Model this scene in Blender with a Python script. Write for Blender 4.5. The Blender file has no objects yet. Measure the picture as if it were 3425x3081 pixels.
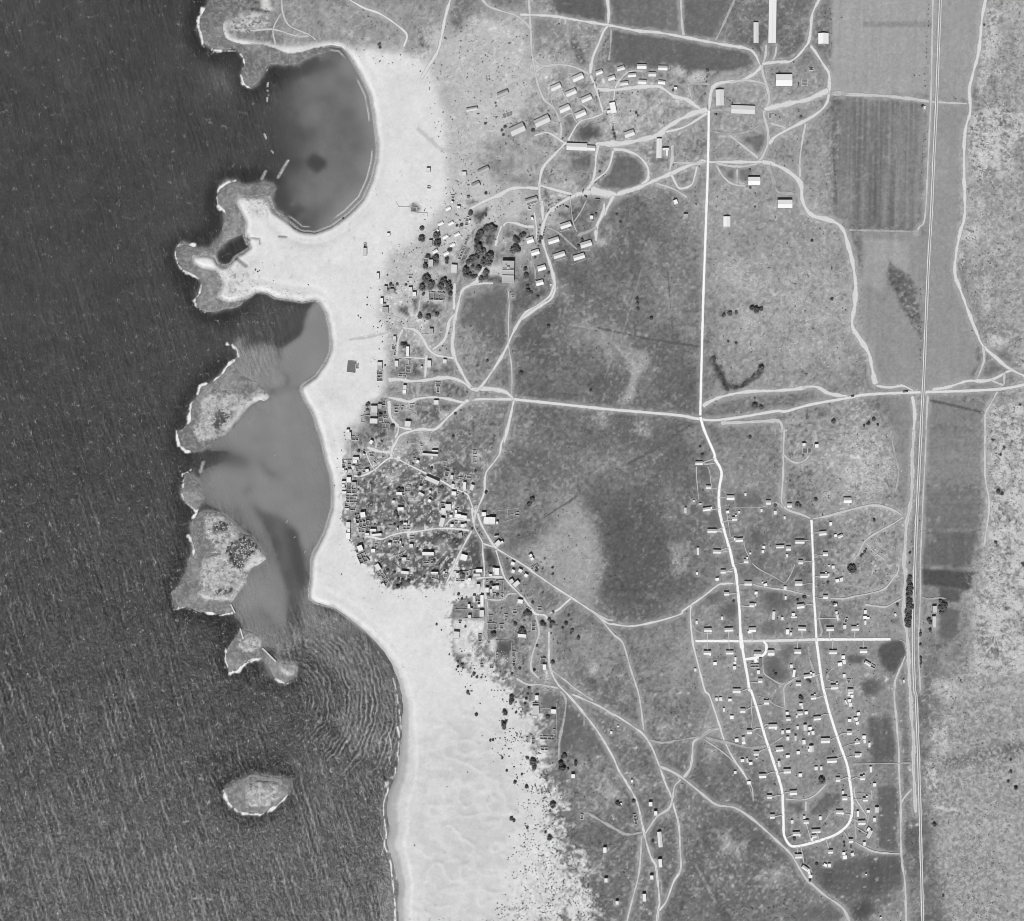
import bpy, bmesh, math, random
import numpy as np
from mathutils import Vector, Matrix

random.seed(7)
rng = np.random.default_rng(11)
SC = bpy.context.scene
COL = SC.collection

# ------------------------------------------------------------------ camera, sky, sun, exposure
MPP = 0.6                       # metres of ground per unit of the survey grid used below
CX, CY = 1712.5, 1540.5
H_CAM = 2600.0
cam = bpy.data.cameras.new("camera")
cam.sensor_width = 36.0
cam.lens = 36.0 * H_CAM / (3425 * MPP)
cam.clip_start = 10.0
cam.clip_end = 30000.0
camo = bpy.data.objects.new("camera", cam)
COL.objects.link(camo)
camo.location = (0, 0, H_CAM)
camo.rotation_euler = (0, 0, 0)
SC.camera = camo

SUN_EL, SUN_AZ = 46.0, 194.0     # degrees; azimuth clockwise from north (up in the picture)
wd = bpy.data.worlds.new("World")
SC.world = wd
wd.use_nodes = True
wn = wd.node_tree.nodes
wl = wd.node_tree.links
for n in list(wn): wn.remove(n)
sky = wn.new("ShaderNodeTexSky")
sky.sky_type = 'NISHITA'
sky.sun_disc = False
sky.sun_elevation = math.radians(SUN_EL)
sky.sun_rotation = math.radians(SUN_AZ)
bw = wn.new("ShaderNodeRGBToBW")          # black-and-white film: the sky's light without colour
bg = wn.new("ShaderNodeBackground")
bg.inputs[1].default_value = 0.05
wo = wn.new("ShaderNodeOutputWorld")
wl.new(sky.outputs[0], bw.inputs[0]); wl.new(bw.outputs[0], bg.inputs[0]); wl.new(bg.outputs[0], wo.inputs[0])

sl = bpy.data.lights.new("sun", 'SUN')
sl.energy = 4.9
sl.angle = math.radians(0.5)
slo = bpy.data.objects.new("sun", sl)
COL.objects.link(slo)
_e, _a = math.radians(SUN_EL), math.radians(SUN_AZ)
slo.rotation_euler = Vector((-math.sin(_a) * math.cos(_e), -math.cos(_a) * math.cos(_e), -math.sin(_e))).to_track_quat('-Z', 'Y').to_euler()

SC.cycles.filter_width = 0.95
SC.view_settings.view_transform = 'Standard'
SC.view_settings.look = 'None'
SC.view_settings.exposure = 0.0
SC.view_settings.gamma = 1.0
SC.view_settings.use_curve_mapping = False

# ------------------------------------------------------------------ survey sheets -> ground
SH = {'A': (1400, 0, 800/2022), 'B': (2200, 0, 800/2022), 'C': (1200, 620, 500/2022), 'D': (1650, 620, 500/2022),
      'E': (1150, 1050, 500/2022), 'F': (1100, 1400, 400/2022), 'G': (1400, 1400, 400/2022), 'H': (1100, 1700, 400/2022),
      'I': (1450, 1700, 400/2022), 'J': (1450, 2000, 600/2022), 'K': (2280, 1440, 500/2022), 'L': (2660, 1440, 500/2022),
      'M': (2280, 1860, 500/2022), 'N': (2680, 1860, 500/2022), 'O': (2340, 2260, 500/2022), 'P': (2700, 2260, 500/2022),
      'Q': (2500, 2631, 500/2022), 'R': (1800, 2361, 800/2022), 'S': (500, 0, 1000/2022), 'T': (500, 750, 800/2022),
      'U': (500, 1400, 800/2022), 'V': (600, 2000, 1200/2022), 'W': (2625, 0, 800/1151), 'X': (2625, 720, 800/1151),
      'Y': (1500, 900, 1200/1151), 'Z': (2925, 1400, 500/308), 'o': (0, 0, 3425/2023), '@': (0, 0, 1.0)}

def pts(s):
    """'A 10,20 30,40 B 5,6' -> list of survey points; a letter switches sheet"""
    out = []; sh = None
    for t in s.split():
        if t in SH: sh = SH[t]; continue
        x, y = t.split(',')
        out.append((sh[0] + float(x) * sh[2], sh[1] + float(y) * sh[2]))
    return out

def wx(x): return (x - CX) * MPP
def wy(y): return -(y - CY) * MPP

def smooth_line(p, step=5.0):
    """Catmull-Rom through survey points, resampled"""
    p = [np.array(q, float) for q in p]
    if len(p) == 2:
        n = max(2, int(np.linalg.norm(p[1] - p[0]) / step) + 1)
        return np.array([p[0] + (p[1] - p[0]) * t for t in np.linspace(0, 1, n)])
    q = [2 * p[0] - p[1]] + p + [2 * p[-1] - p[-2]]
    out = []
    for i in range(1, len(q) - 2):
        a, b, c, d = q[i-1], q[i], q[i+1], q[i+2]
        n = max(2, int(np.linalg.norm(c - b) / step))
        for t in np.arange(n) / n:
            out.append(0.5 * ((2*b) + (-a + c)*t + (2*a - 5*b + 4*c - d)*t*t + (-a + 3*b - 3*c + d)*t**3))
    out.append(p[-1])
    return np.array(out)

K_LIGHT = 1.36
def alb(g):
    """base colour of a flat surface that reads as grey level g on the print"""
    c = np.asarray(g, dtype=np.float32) / 255.0
    lin = np.where(c <= 0.04045, c / 12.92, ((c + 0.055) / 1.055) ** 2.4)
    return lin / K_LIGHT

# ------------------------------------------------------------------ noise
def _hash(ix, iy, s):
    n = (ix.astype(np.int64) * 374761393 + iy.astype(np.int64) * 668265263 + s * 974711) & 0xFFFFFFFF
    n = ((n ^ (n >> 13)) * 1274126177) & 0xFFFFFFFF
    return ((n ^ (n >> 16)) & 0xFFFF).astype(np.float32) / 65535.0

def vnoise(x, y, s=0):
    ix = np.floor(x); iy = np.floor(y)
    fx = (x - ix).astype(np.float32); fy = (y - iy).astype(np.float32)
    fx = fx * fx * (3 - 2 * fx); fy = fy * fy * (3 - 2 * fy)
    ix = ix.astype(np.int64); iy = iy.astype(np.int64)
    a = _hash(ix, iy, s); b = _hash(ix + 1, iy, s); c = _hash(ix, iy + 1, s); d = _hash(ix + 1, iy + 1, s)
    return (a * (1 - fx) + b * fx) * (1 - fy) + (c * (1 - fx) + d * fx) * fy

def fbm(x, y, size, octv=4, s=0):
    """~0..1, feature size in survey units"""
    t = 0; a = 1.0; w = 0; f = 1.0 / size
    for o in range(octv):
        t = t + a * vnoise(x * f + 17.3 * o, y * f - 9.1 * o, s + o * 31)
        w += a; a *= 0.5; f *= 2.03
    return t / w

def inside(poly, X, Y):
    """even-odd test on arrays, limited to the polygon's box"""
    P = np.array(poly, np.float32)
    m = np.zeros(X.shape, bool)
    box = (X >= P[:, 0].min()) & (X <= P[:, 0].max()) & (Y >= P[:, 1].min()) & (Y <= P[:, 1].max())
    idx = np.nonzero(box.ravel())[0]
    if len(idx) == 0: return m
    x = X.ravel()[idx]; y = Y.ravel()[idx]
    r = np.zeros(len(idx), bool)
    n = len(P)
    for i in range(n):
        x1, y1 = P[i]; x2, y2 = P[(i + 1) % n]
        if y1 == y2: continue
        c = ((y1 > y) != (y2 > y)) & (x < (x2 - x1) * (y - y1) / (y2 - y1) + x1)
        r ^= c
    m.ravel()[idx] = r
    return m

class Grid:
    def __init__(s, xs, ys):
        s.xs = xs.astype(np.float32); s.ys = ys.astype(np.float32)
        s.X, s.Y = np.meshgrid(s.xs, s.ys)
    def win(s, x0, x1, y0, y1):
        i0 = np.searchsorted(s.xs, x0); i1 = np.searchsorted(s.xs, x1)
        j0 = np.searchsorted(s.ys, y0); j1 = np.searchsorted(s.ys, y1)
        return slice(j0, j1), slice(i0, i1)
    def dist(s, line, R):
        """distance to a polyline, only within R of it (R elsewhere)"""
        D = np.full(s.X.shape, R, np.float32)
        L = np.array(line, np.float32)
        for a, b in zip(L[:-1], L[1:]):
            w = s.win(min(a[0], b[0]) - R, max(a[0], b[0]) + R, min(a[1], b[1]) - R, max(a[1], b[1]) + R)
            x = s.X[w]; y = s.Y[w]
            if x.size == 0: continue
            d = b - a; l2 = float(d @ d) + 1e-6
            t = np.clip(((x - a[0]) * d[0] + (y - a[1]) * d[1]) / l2, 0, 1)
            D[w] = np.minimum(D[w], np.hypot(x - a[0] - t * d[0], y - a[1] - t * d[1]))
        return D
    def sample(s, F, x, y):
        x = np.clip(np.asarray(x, float), s.xs[0], s.xs[-1] - 1e-3); y = np.clip(np.asarray(y, float), s.ys[0], s.ys[-1] - 1e-3)
        i = np.clip(np.searchsorted(s.xs, x, 'right') - 1, 0, len(s.xs) - 2)
        j = np.clip(np.searchsorted(s.ys, y, 'right') - 1, 0, len(s.ys) - 2)
        u = (x - s.xs[i]) / (s.xs[i+1] - s.xs[i]); v = (y - s.ys[j]) / (s.ys[j+1] - s.ys[j])
        return (F[j, i]*(1-u) + F[j, i+1]*u)*(1-v) + (F[j+1, i]*(1-u) + F[j+1, i+1]*u)*v

def blur(F, r):
    """two box passes of half-width r cells"""
    F = F.astype(np.float32)
    if r < 1: return F
    for _ in range(2):
        for ax in (0, 1):
            pad = [(0, 0), (0, 0)]; pad[ax] = (r + 1, r)
            c = np.cumsum(np.pad(F, pad, mode='edge'), axis=ax, dtype=np.float64)
            n = F.shape[ax]
            hi = np.take(c, range(2*r + 1, 2*r + 1 + n), axis=ax); lo = np.take(c, range(0, n), axis=ax)
            F = ((hi - lo) / (2*r + 1)).astype(np.float32)
    return F

def sstep(a, b, x):
    t = np.clip((x - a) / (b - a), 0, 1)
    return t * t * (3 - 2 * t)

# ------------------------------------------------------------------ materials
class NT:
    def __init__(s, name):
        s.m = bpy.data.materials.new(name); s.m.use_nodes = True
        s.t = s.m.node_tree; s.n = s.t.nodes; s.l = s.t.links
        for n in list(s.n): s.n.remove(n)
        s.out = s.n.new("ShaderNodeOutputMaterial")
        s.geo = None
    def set(s, sock, v):
        if isinstance(v, bpy.types.NodeSocket): s.l.new(v, sock)
        elif v is not None:
            if sock.type == 'RGBA' and not hasattr(v, '__len__'): v = (v, v, v, 1)
            sock.default_value = v
    def pos(s):
        if s.geo is None: s.geo = s.n.new("ShaderNodeNewGeometry")
        return s.geo.outputs['Position']
    def attr(s, name):
        a = s.n.new("ShaderNodeAttribute"); a.attribute_name = name; return a.outputs['Fac']
    def math(s, op, a, b=None, c=None, clamp=False):
        n = s.n.new("ShaderNodeMath"); n.operation = op; n.use_clamp = clamp
        s.set(n.inputs[0], a)
        if b is not None: s.set(n.inputs[1], b)
        if c is not None: s.set(n.inputs[2], c)
        return n.outputs[0]
    def noise(s, size, detail=2.0, rough=0.55, vec=None, stretch=None):
        v = vec or s.pos()
        if stretch:
            mp = s.n.new("ShaderNodeMapping"); s.l.new(v, mp.inputs[0])
            mp.inputs['Scale'].default_value = stretch[:3]
            if len(stretch) > 3: mp.inputs['Rotation'].default_value = (0, 0, stretch[3])
            v = mp.outputs[0]
        n = s.n.new("ShaderNodeTexNoise"); s.l.new(v, n.inputs['Vector'])
        n.inputs['Scale'].default_value = 1.0 / size; n.inputs['Detail'].default_value = detail; n.inputs['Roughness'].default_value = rough
        return n.outputs['Fac']
    def ramp(s, f, a, b, lo=0.0, hi=1.0):
        n = s.n.new("ShaderNodeMapRange"); n.clamp = True
        s.set(n.inputs[0], f)
        for i, v in enumerate((a, b, lo, hi)): s.set(n.inputs[1 + i], v)
        return n.outputs[0]
    def mix(s, f, a, b):
        n = s.n.new("ShaderNodeMix"); n.data_type = 'FLOAT'
        s.set(n.inputs[0], f); s.set(n.inputs[2], a); s.set(n.inputs[3], b)
        return n.outputs[0]
    def bsdf(s, col, rough=0.9, spec=0.2, normal=None):
        b = s.n.new("ShaderNodeBsdfPrincipled")
        s.set(b.inputs['Base Color'], col); s.set(b.inputs['Roughness'], rough)
        b.inputs['Specular IOR Level'].default_value = spec
        if normal is not None: s.l.new(normal, b.inputs['Normal'])
        return b
    def bump(s, h, strength=0.5, dist=0.3):
        n = s.n.new("ShaderNodeBump"); n.inputs['Strength'].default_value = strength; n.inputs['Distance'].default_value = dist
        s.l.new(h, n.inputs['Height']); return n.outputs[0]
    def finish(s, b):
        s.l.new(b.outputs[0], s.out.inputs[0]); return s.m

def plain_mat(name, g, amp=0.25, size=1.5, rough=0.9, spread=0.15, spec=0.15):
    """grey paint / stone / leaf with weathering; every object a little lighter or darker"""
    t = NT(name)
    oi = t.n.new("ShaderNodeObjectInfo")
    tc = t.n.new("ShaderNodeTexCoord")
    n1 = t.noise(size, 4, 0.6, tc.outputs['Object'])
    n2 = t.noise(size * 5, 2, 0.5, tc.outputs['Object'])
    f = t.math('MULTIPLY_ADD', t.math('SUBTRACT', n1, 0.5), amp * 2, 1.0)
    f = t.math('MULTIPLY', f, t.math('MULTIPLY_ADD', t.math('SUBTRACT', n2, 0.5), amp, 1.0))
    f = t.math('MULTIPLY', f, t.math('MULTIPLY_ADD', t.math('SUBTRACT', oi.outputs['Random'], 0.5), spread * 2, 1.0))
    c = t.math('MULTIPLY', f, float(alb(g)), clamp=True)
    return t.finish(t.bsdf(c, rough, spec, t.bump(n1, 0.3, 0.1)))
ROAD_DATA = """
s 24 A 275,-10 235,120 190,340 160,450 90,560 20,680
d 18 A 528,-10 590,60 690,100 820,140 900,200 945,262 950,380 960,480 1000,540 1060,565 1180,555 1300,570 1400,615 1450,640
d 20 A 930,-10 940,130 946,262
d 17 A 960,480 975,560 990,650 1020,760 1060,850 1120,900 1160,950 1190,1030 1207,1100 1195,1185
d 18 A 988,622 1030,585 1065,568
s 18 A 1450,640 1490,740 1520,830 1560,965
b 11 A 1565,965 1480,1000 1400,1020 1340,1060 1260,1200
b 12 A 975,1155 1060,1130 1110,1135 1210,1200 1245,1222
s 22 A 1250,1205 1160,1300 1060,1410 1030,1500 1020,1620 1040,1740 D 660,200 665,400 680,520
s 26 A 1590,-10 1605,100 1600,215
s 22 A 850,132 1130,145 1350,182 1600,222 1700,240 1850,270 2022,285 B 200,320 400,360 600,395 740,420 810,460 860,560
s 22 A 1600,220 1560,280 1520,380 1480,470 1455,570 1450,640
e 16 A 1627,250 1620,400 1607,525
b 9 A 1560,963 1640,870 1665,740 1740,640 1800,610 1900,610
s 30 A 1495,765 1650,768 1850,745 2015,740 B 60,770 140,825 240,850 310,900 370,940
s 42 B 425,940 330,955 200,1010 80,1080 0,1150 A 1850,1195 1700,1222 1540,1222 1490,1240
s 20 B 60,1125 200,1090 330,1020 415,960
s 22 A 1640,1268 1750,1280 1860,1330 1932,1420 1935,1520 1880,1565
s 20 A 1522,1230 1500,1320 1490,1450 1460,1560 1400,1632
s 16 A 1645,1275 1620,1380 1580,1460 1490,1530 1460,1580
s 34 B 410,1368 280,1400 140,1460 0,1520 A 1880,1582 1700,1642 1600,1662 1480,1640 1400,1635 1310,1660 1200,1720 1110,1800
s 60 A 1450,1610 1560,1640 1680,1650
s 22 A 1020,1570 1150,1610 1300,1652
s 34 A 1650,1655 1600,1750 1555,1830
s 28 A 1020,1600 900,1592 780,1602 690,1652 560,1705 430,1775
t 10 A 1205,770 1270,880 1310,1000 1345,1052
t 8 A 1220,800 1140,800 1120,860 1162,955
t 8 A 1200,1020 1270,968 1310,978
t 8 A 1268,865 1330,830 1380,890 1490,978
s 28 B 880,560 800,640 690,690 560,705 480,730 445,790 435,880 428,960
d 22 B 190,-10 200,200 215,315
e 18 B 652,-10 580,150 500,320 475,355
d 22 B 910,385 905,480 880,560 880,620 910,720 930,800 930,880 890,960 900,1020 925,1120 925,1220 880,1330 830,1385
d 16 B 998,395 985,480 960,525
s 22 B 870,552 1000,535 1110,530 1180,480 1230,420 1270,360 1285,250 1300,130 1340,40 1370,-10
s 24 B 1280,395 1330,460 1400,570 1440,640 1440,770 1420,880 1350,960 1220,1040 1080,1110 980,1170 930,1230
s 40 B 890,935 1100,885 1250,855 1350,810 1440,775
d 18 B 600,712 690,692 760,690 870,710 935,745
s 24 B 410,1379 600,1378 820,1378 900,1372
d 18 B 480,1385 600,1410 720,1415 840,1390
d 20 B 590,1140 700,1230 845,1345
e 18 B 450,1120 600,1140 760,1120 890,1050
s 34 B 870,1375 950,1390 1050,1430 1150,1500 1200,1560 1212,1680 1240,1760 X 130,5 230,35 275,75 300,150 322,240 335,340 330,440 318,530 350,590 395,660 415,740 430,818
d 16 B 1242,1050 1215,1200 1195,1360 1195,1510
e 28 B 920,1400 960,1500 1010,1630 1150,1645
d 24 B 120,1230 118,1350 90,1465
d 14 B 120,1382 300,1386 405,1380
s 18 B 108,1475 160,1580 200,1602 280,1570 310,1490 330,1405
d 16 B -20,1555 130,1605 250,1680
d 16 B 488,1398 540,1490 620,1560 740,1582
d 15 B 665,1435 665,1565
t 7 B 140,720 440,720
d 14 B 248,740 270,800 285,855
d 16 B 940,1050 1050,1080 1082,1105
e 34 B 425,948 620,930
d 26 B 1430,792 1600,797 W 215,458 450,467 600,482 692,496
d 9 W 690,496 800,502 872,505
d 8 W 705,-10 695,490 685,700 668,1040 X 640,60 625,90
s 15 W 960,-10 940,100 925,250 895,370 880,440 885,540 865,610 855,700 855,860 858,1036 X 835,90 815,200 812,290 840,370 880,480 920,580 945,630 1010,690 1080,745 1170,790
d 11 X 945,632 950,700 915,795
s 14 X 700,842 780,828 870,800 980,795 1060,755 1090,745
d 11 X 985,795 1045,822
d 10 X 1048,755 1045,822
s 10 X 430,822 500,830 560,822 615,848
e 10 X 300,75 500,80 645,83
s 10 Y 812,442 860,415 950,395 1070,390 1151,380 X 80,828 150,828 210,860 300,872
s 16 X 606,868 618,960 612,1040
d 9 X 680,868 672,1036
d 10 X 1015,848 975,920 955,960 955,1036 @ 3289,1590 3302,1690 3285,1826
v 15.5 X 1160,812 1050,835 900,845 650,853 400,863 300,880 120,912 0,945 Y 1050,456 930,476 860,485 810,483 740,470 640,461 500,449 330,431 205,418
w 24 B 427,945 420,1380 405,1820 Y 815,120 806,470
s 30 G 1562,-30 1500,200 1400,430 1370,600 1240,780 1150,900 1120,1050 1110,1250 1020,1480 960,1640
s 9 Y 210,420 195,490 178,560
e 14 G 1375,460 1310,620 1250,770
b 28 G 0,870 200,970 400,1060 600,1180 750,1240 830,1290 880,1400 920,1520 950,1600
b 26 F 1100,670 1180,692 1350,780 1550,880 1700,950
s 8.5 Y 210,418 145,418 E 1900,1155 1720,1165 1640,1195 1560,1265 1400,1410 1240,1560 1040,1560 880,1600 760,1650 700,1750 F 1080,500 1050,600 1090,690
s 34 F 1085,-10 1150,110 1250,160 1420,185
s 38 F 1182,110 1170,230 1125,340
s 46 F 640,480 800,540 950,570 1060,570
b 30 F 1084,640 950,720 800,850 700,910 560,970 420,970
s 18 F 620,545 680,700 740,820 785,855
b 30 H 610,465 760,490 900,520 1050,460 1250,410 1500,390 1750,350 2022,340 I 400,350 620,378
s 46 E 1500,-10 1490,200 1470,400 1490,560 1550,700 1640,870 1720,1000 1810,1050
s 36 E 790,190 960,220 1060,320 1150,480 1260,560 1400,590 1510,602
s 28 E 805,205 750,330 730,450 718,570
s 20 E 720,600 900,600 1110,606
s 30 E 1120,555 1110,700 1105,870
s 44 E 600,900 750,890 900,912 1100,900 1300,870 1450,870 1600,920 1740,1020
s 34 E 600,1130 760,1162 900,1190 1000,1150 1200,1130 1400,1150 1560,1190 1650,1202
s 12 Y 70,385 110,384 150,387 185,396 208,416
s 34 E 1790,1050 1880,960 2022,760 Y 140,330 180,265 210,200 245,145 290,115 330,80 340,30
e 60 E 1740,1040 1750,1100 1690,1180
e 60 E 1010,920 1000,1140
s 34 E 1200,492 1350,370 1400,250 1430,100 1490,10
s 50 E 610,1170 640,1400 745,1530
s 38 D 1115,138 970,210 850,280 750,370 690,500 660,620 660,720 700,880 760,1050 810,1230 832,1400 780,1540 660,1620 540,1700 375,1825
s 24 D 550,360 580,560 590,745
s 34 D 130,570 180,510 300,520 430,560 560,570
s 30 D 115,550 60,700 25,840
s 40 D 1500,240 1480,380 1390,580 1390,770
e 40 D 1400,575 1270,640 1130,690
e 24 D 705,568 870,640 1000,760 1140,880
t 9 D 1262,200 1190,350 1088,505
t 9 D 1038,170 1060,400 1082,520 1130,645
d 16 D 200,1430 215,1600 205,1820 Y 193,200 192,240 203,320 203,412
e 24 D 497,850 520,1000 560,1150 572,1310
s 38 C 1300,1840 1340,1650 1400,1430 1500,1360 1590,1310 1640,1200 1700,1110
s 36 C 1300,1320 1292,1500 1290,1700
e 40 C 1330,1320 1400,1150 1480,980 1560,820 1572,640 1650,560
s 22 C 1495,1362 1700,1330 1830,1332
d 16 C 800,1820 830,1560 872,1445
t 10 S 898,-10 905,90 950,180 1080,240 1130,275
t 9 S 680,215 840,205 980,245 1085,252
b 12 S 1330,-10 1450,60 1560,100 1680,180 1742,245 1718,330
t 8 S 893,95 840,205 855,310
s 22 I 720,-10 700,150 690,300 780,480 830,590 835,750 850,900 862,1080 850,1195
s 48 I 650,-20 660,120 690,250
s 40 I 745,80 800,250 880,400 1000,600 1080,690
s 30 I 1060,680 1250,790 1400,880 1560,980 1700,1090 1850,1190 2022,1310 J 1700,90 1850,200 1960,280 2030,292 o 1222,1234 1250,1236 1300,1226 1345,1212 M 0,740 130,650 300,530 480,390 560,370 700,362
s 28 I 1050,690 1100,850 1150,1020 1200,1160 1290,1280 1430,1420 1530,1520 1640,1660 1730,1770 1880,1800
s 24 I 828,590 920,620 1030,655
s 32 I 655,365 560,540 460,720 370,920 300,1100 220,1260
s 22 I 180,312 280,200 360,175 500,190 640,200
s 34 I 720,1190 900,1162 1190,1160
s 44 I 850,1190 850,1400 880,1500 900,1650 905,1840
d 24 I 895,1530 1080,1550 1200,1520 1260,1450 1420,1440
b 22 J 1010,-10 1100,120 1150,180 1250,190 1302,255
s 22 J 1300,172 1400,130 1480,60 1555,-5
d 22 J 1150,185 1190,380 1150,520 1110,650 1100,800 1190,905
r 26 J 1300,365 1300,600 1305,740 1350,880 1420,990 1520,1090 1650,1240 1800,1430 1890,1560 2022,1790 R 680,540 750,650 830,800 870,960 900,1100 950,1270 990,1340 1010,1500 1022,1650 1010,1720 1000,1840
d 16 J 1325,805 1480,920 1600,1020 1800,1150
d 22 J 930,902 1060,970 1200,970 1410,1012
r 24 J 1555,1075 1750,1160 1900,1230 2022,1310 R 650,70 800,170 890,240 960,350 1020,500 1070,640 1120,760 1150,870 1185,1000 1195,1200 1200,1370 1140,1480 1080,1640 1015,1725
e 28 J 590,10 600,150 590,300 590,400 620,485
e 26 J 1425,1035 1490,1150 1460,1400 1420,1600 1410,1830
d 20 J 1810,160 1920,280 2030,410 o 1230,1270 1245,1320 1262,1375 R 890,205
d 18 J 1750,120 1860,190 1960,240 2030,245
d 20 R 1018,503 1130,550 1220,605 1300,670 1400,750 1500,825 1650,850 1770,920 1880,1010 2022,1140 Q 560,880 640,1000 760,1200 860,1300 1020,1440 1210,1570 1300,1660 1380,1840
d 22 R 1222,602 1280,520 1300,400 1310,300 1390,240 1450,200 1535,180
d 18 R 1208,612 1150,670 1130,780 1100,860 1000,930 930,1030 900,1075
e 16 R 920,280 1050,305 1200,280 1385,250
e 22 R 400,890 560,980 680,1050 760,1080 885,1060
d 14 R 870,1100 860,1300 840,1450 790,1640 740,1840
t 8 R 1390,272 1550,380 1660,480 1740,580 1800,680 1812,805
w 10.2 Y 806,475 820,520 850,590 K 440,380 510,500 530,600 500,780 495,950 510,1120 560,1330 640,1600 690,1820 M 720,200 750,450 770,700 780,900 790,1140
w 42 M 795,1140 815,1260 830,1350 880,1620 910,1820 O 680,180 760,420 880,830 970,1100 1080,1450 1110,1600 Q 465,200 475,450 480,620 520,720 570,780 640,790 760,770 1000,700 1200,620 1340,500 1390,380 1402,200 P 560,1400 520,1180 420,900 300,530 220,230 175,0 N 220,1350 190,1120
w 36 K 1742,1205 1755,1500 1768,1820 N 155,500 175,800 192,1130
w 42 M 178,1141 770,1141
v 46 M 760,1141 1100,1139 1830,1120
w 40 N 200,1122 700,1119 1188,1117
w 42 M 1095,1140 1135,1200 1125,1290 1060,1350 960,1372 850,1386
w 60 M 985,1375 1000,1430
w 64 M 788,1040 800,1180 810,1240
s 24 M 120,640 110,800 125,1000 150,1200 200,1400 250,1600 310,1820 O 120,250 200,480 260,660 320,850 430,1080 560,1270 640,1400
e 18 M 130,900 170,980 260,1030 420,1042
e 12 O 640,1400 700,1600 735,1690
d 18 M 1725,532 1560,490 1400,455 1200,430 1030,400 950,372
t 9 M 1522,98 1470,230 1380,350 1230,270 1050,180 935,88
t 12 M 1090,1440 1100,1570 1200,1650 1330,1720 1430,1690 1565,1620
e 30 M 1695,1180 1720,1400 1800,1600 1850,1820
e 18 M 1825,640 1850,900 1870,1020 1830,1095
d 28 K 1378,-30 1372,60 1365,300 1360,600 1340,900 1350,1000 1440,1080 1600,1130 1735,1190
d 10 Y 870,495 950,492 1040,487 1062,492 1070,520
d 22 K 1368,330 1460,410 1560,440 1660,400 1710,330
t 12 K 280,455 350,455 450,440
b 12 K 460,1360 545,1358
b 14 K 520,1640 620,1634
t 9 K 190,480 200,700 225,940
t 8 K 340,480 370,560 390,720 410,860
t 9 K 620,1460 690,1440
t 9 K 830,1480 850,1600 910,1720
t 9 K 600,1110 620,1240 650,1440
t 8 K 700,1040 900,1045 1040,1040 1160,1010
e 30 K 1190,980 1280,985 1370,1050
b 12 M 590,212 690,200
t 10 M 625,505 720,505
e 26 O 0,835 90,770 200,700 265,692
e 34 O 60,820 200,860 400,900 600,950 750,960 905,940
t 12 O 915,945 1000,890 1110,820
t 9 O 745,755 860,840
t 10 O 840,665 930,642
d 18 O 1145,1655 1400,1660 1560,1590 1710,1435
d 15 O 1145,440 1130,250 1140,130 1280,40
d 20 O 1420,1670 1425,1830
t 9 O 700,260 690,420 700,560 690,700
t 9 O 750,260 900,300 1000,380 1140,430
t 8 Q 965,480 1040,435 1100,350 1200,300
d 52 L 1585,-10 1560,350 1565,600 1550,900 1520,1080 1480,1280 1470,1500 1450,1820 N 1390,200 1370,500 1368,700 1375,900 1400,980 1420,1200 1430,1350 1440,1600 1450,1820 P 1380,300 1395,600 1420,900 1415,1200 1430,1500 1450,1840
d 18 L 1750,-10 1735,400 1710,850 1690,1300 1670,1820 N 1590,500 1570,1000 1565,1300 1580,1600 1590,1820
d 30 L 220,1190 400,1160 650,1090 850,1040 1010,1010 1180,1030 1320,1080 1430,1145
d 20 L 1450,1160 1300,1260 1100,1370 950,1470 880,1560 850,1640 770,1745
d 15 L 940,1510 1030,1620 1200,1750
e 26 L 1270,-10 1300,200 1340,370 1372,500 1370,650 1330,850
d 20 N 1300,100 1290,200 1200,330 1100,440 900,500 700,540 560,570 370,562
d 22 N 1355,560 1240,620 1150,670 1080,680 840,650
e 20 N 250,720 225,800 240,900 265,1000 240,1095
e 18 N 1280,1120 1370,1150 1400,1250
d 28 N 1392,1330 1300,1550 1250,1680 1240,1820 P 1160,150 1160,300 1180,500 1200,750 1220,1000 1220,1200 1230,1450 1245,1700 Z 52,890 60,960 62,1040
d 22 P 1405,1505 1300,1620 1245,1715
e 14 P 590,1180 900,1175 1405,1165
d 22 Q 1435,730 1560,800 1700,860 1900,885 2050,888
d 18 Q 1425,-20 1440,120 1530,280 1605,390
e 24 Q 1430,300 1440,500 1450,700
e 20 Q 1640,300 1600,480 1560,560
e 16 N 1600,540 1700,570 1850,560 1950,570
e 12 P 620,1580 820,1590 860,1680
t 9 P 850,1520 860,1680
t 8 N 470,1460 360,1560 325,1650 440,1700
t 8 I 1540,1180 1440,1260
""".strip().split('\n')

def road_mult(kind): return {'w': 1.12, 'v': 1.2, 't': 1.9, 'e': 1.9, 'b': 1.4, 'r': 1.25, 'd': 1.45}.get(kind, 1.55)
def worn_ground():
    """trodden margins along every track"""
    global tone
    hal = np.zeros(X.shape, np.float32)
    for l_ in ROAD_DATA:
        k, w, r = l_.split(' ', 2)
        if k in 'et': continue
        hw = float(w) * SH[r.split()[0]][2] * road_mult(k) / 2
        R = hw + 7
        d = GR.dist(smooth_line(pts(r), 9.0), R + 8)
        hal = np.maximum(hal, sstep(R + 5, hw - 1, d + 22 * n_fin + 16 * n_mid + 8 * n_vfi) * (0.42 if k != 'w' else 0.25))
    tone = np.where(tone < 185, tone * (1 - hal) + np.maximum(178, tone) * hal, tone)
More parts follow.
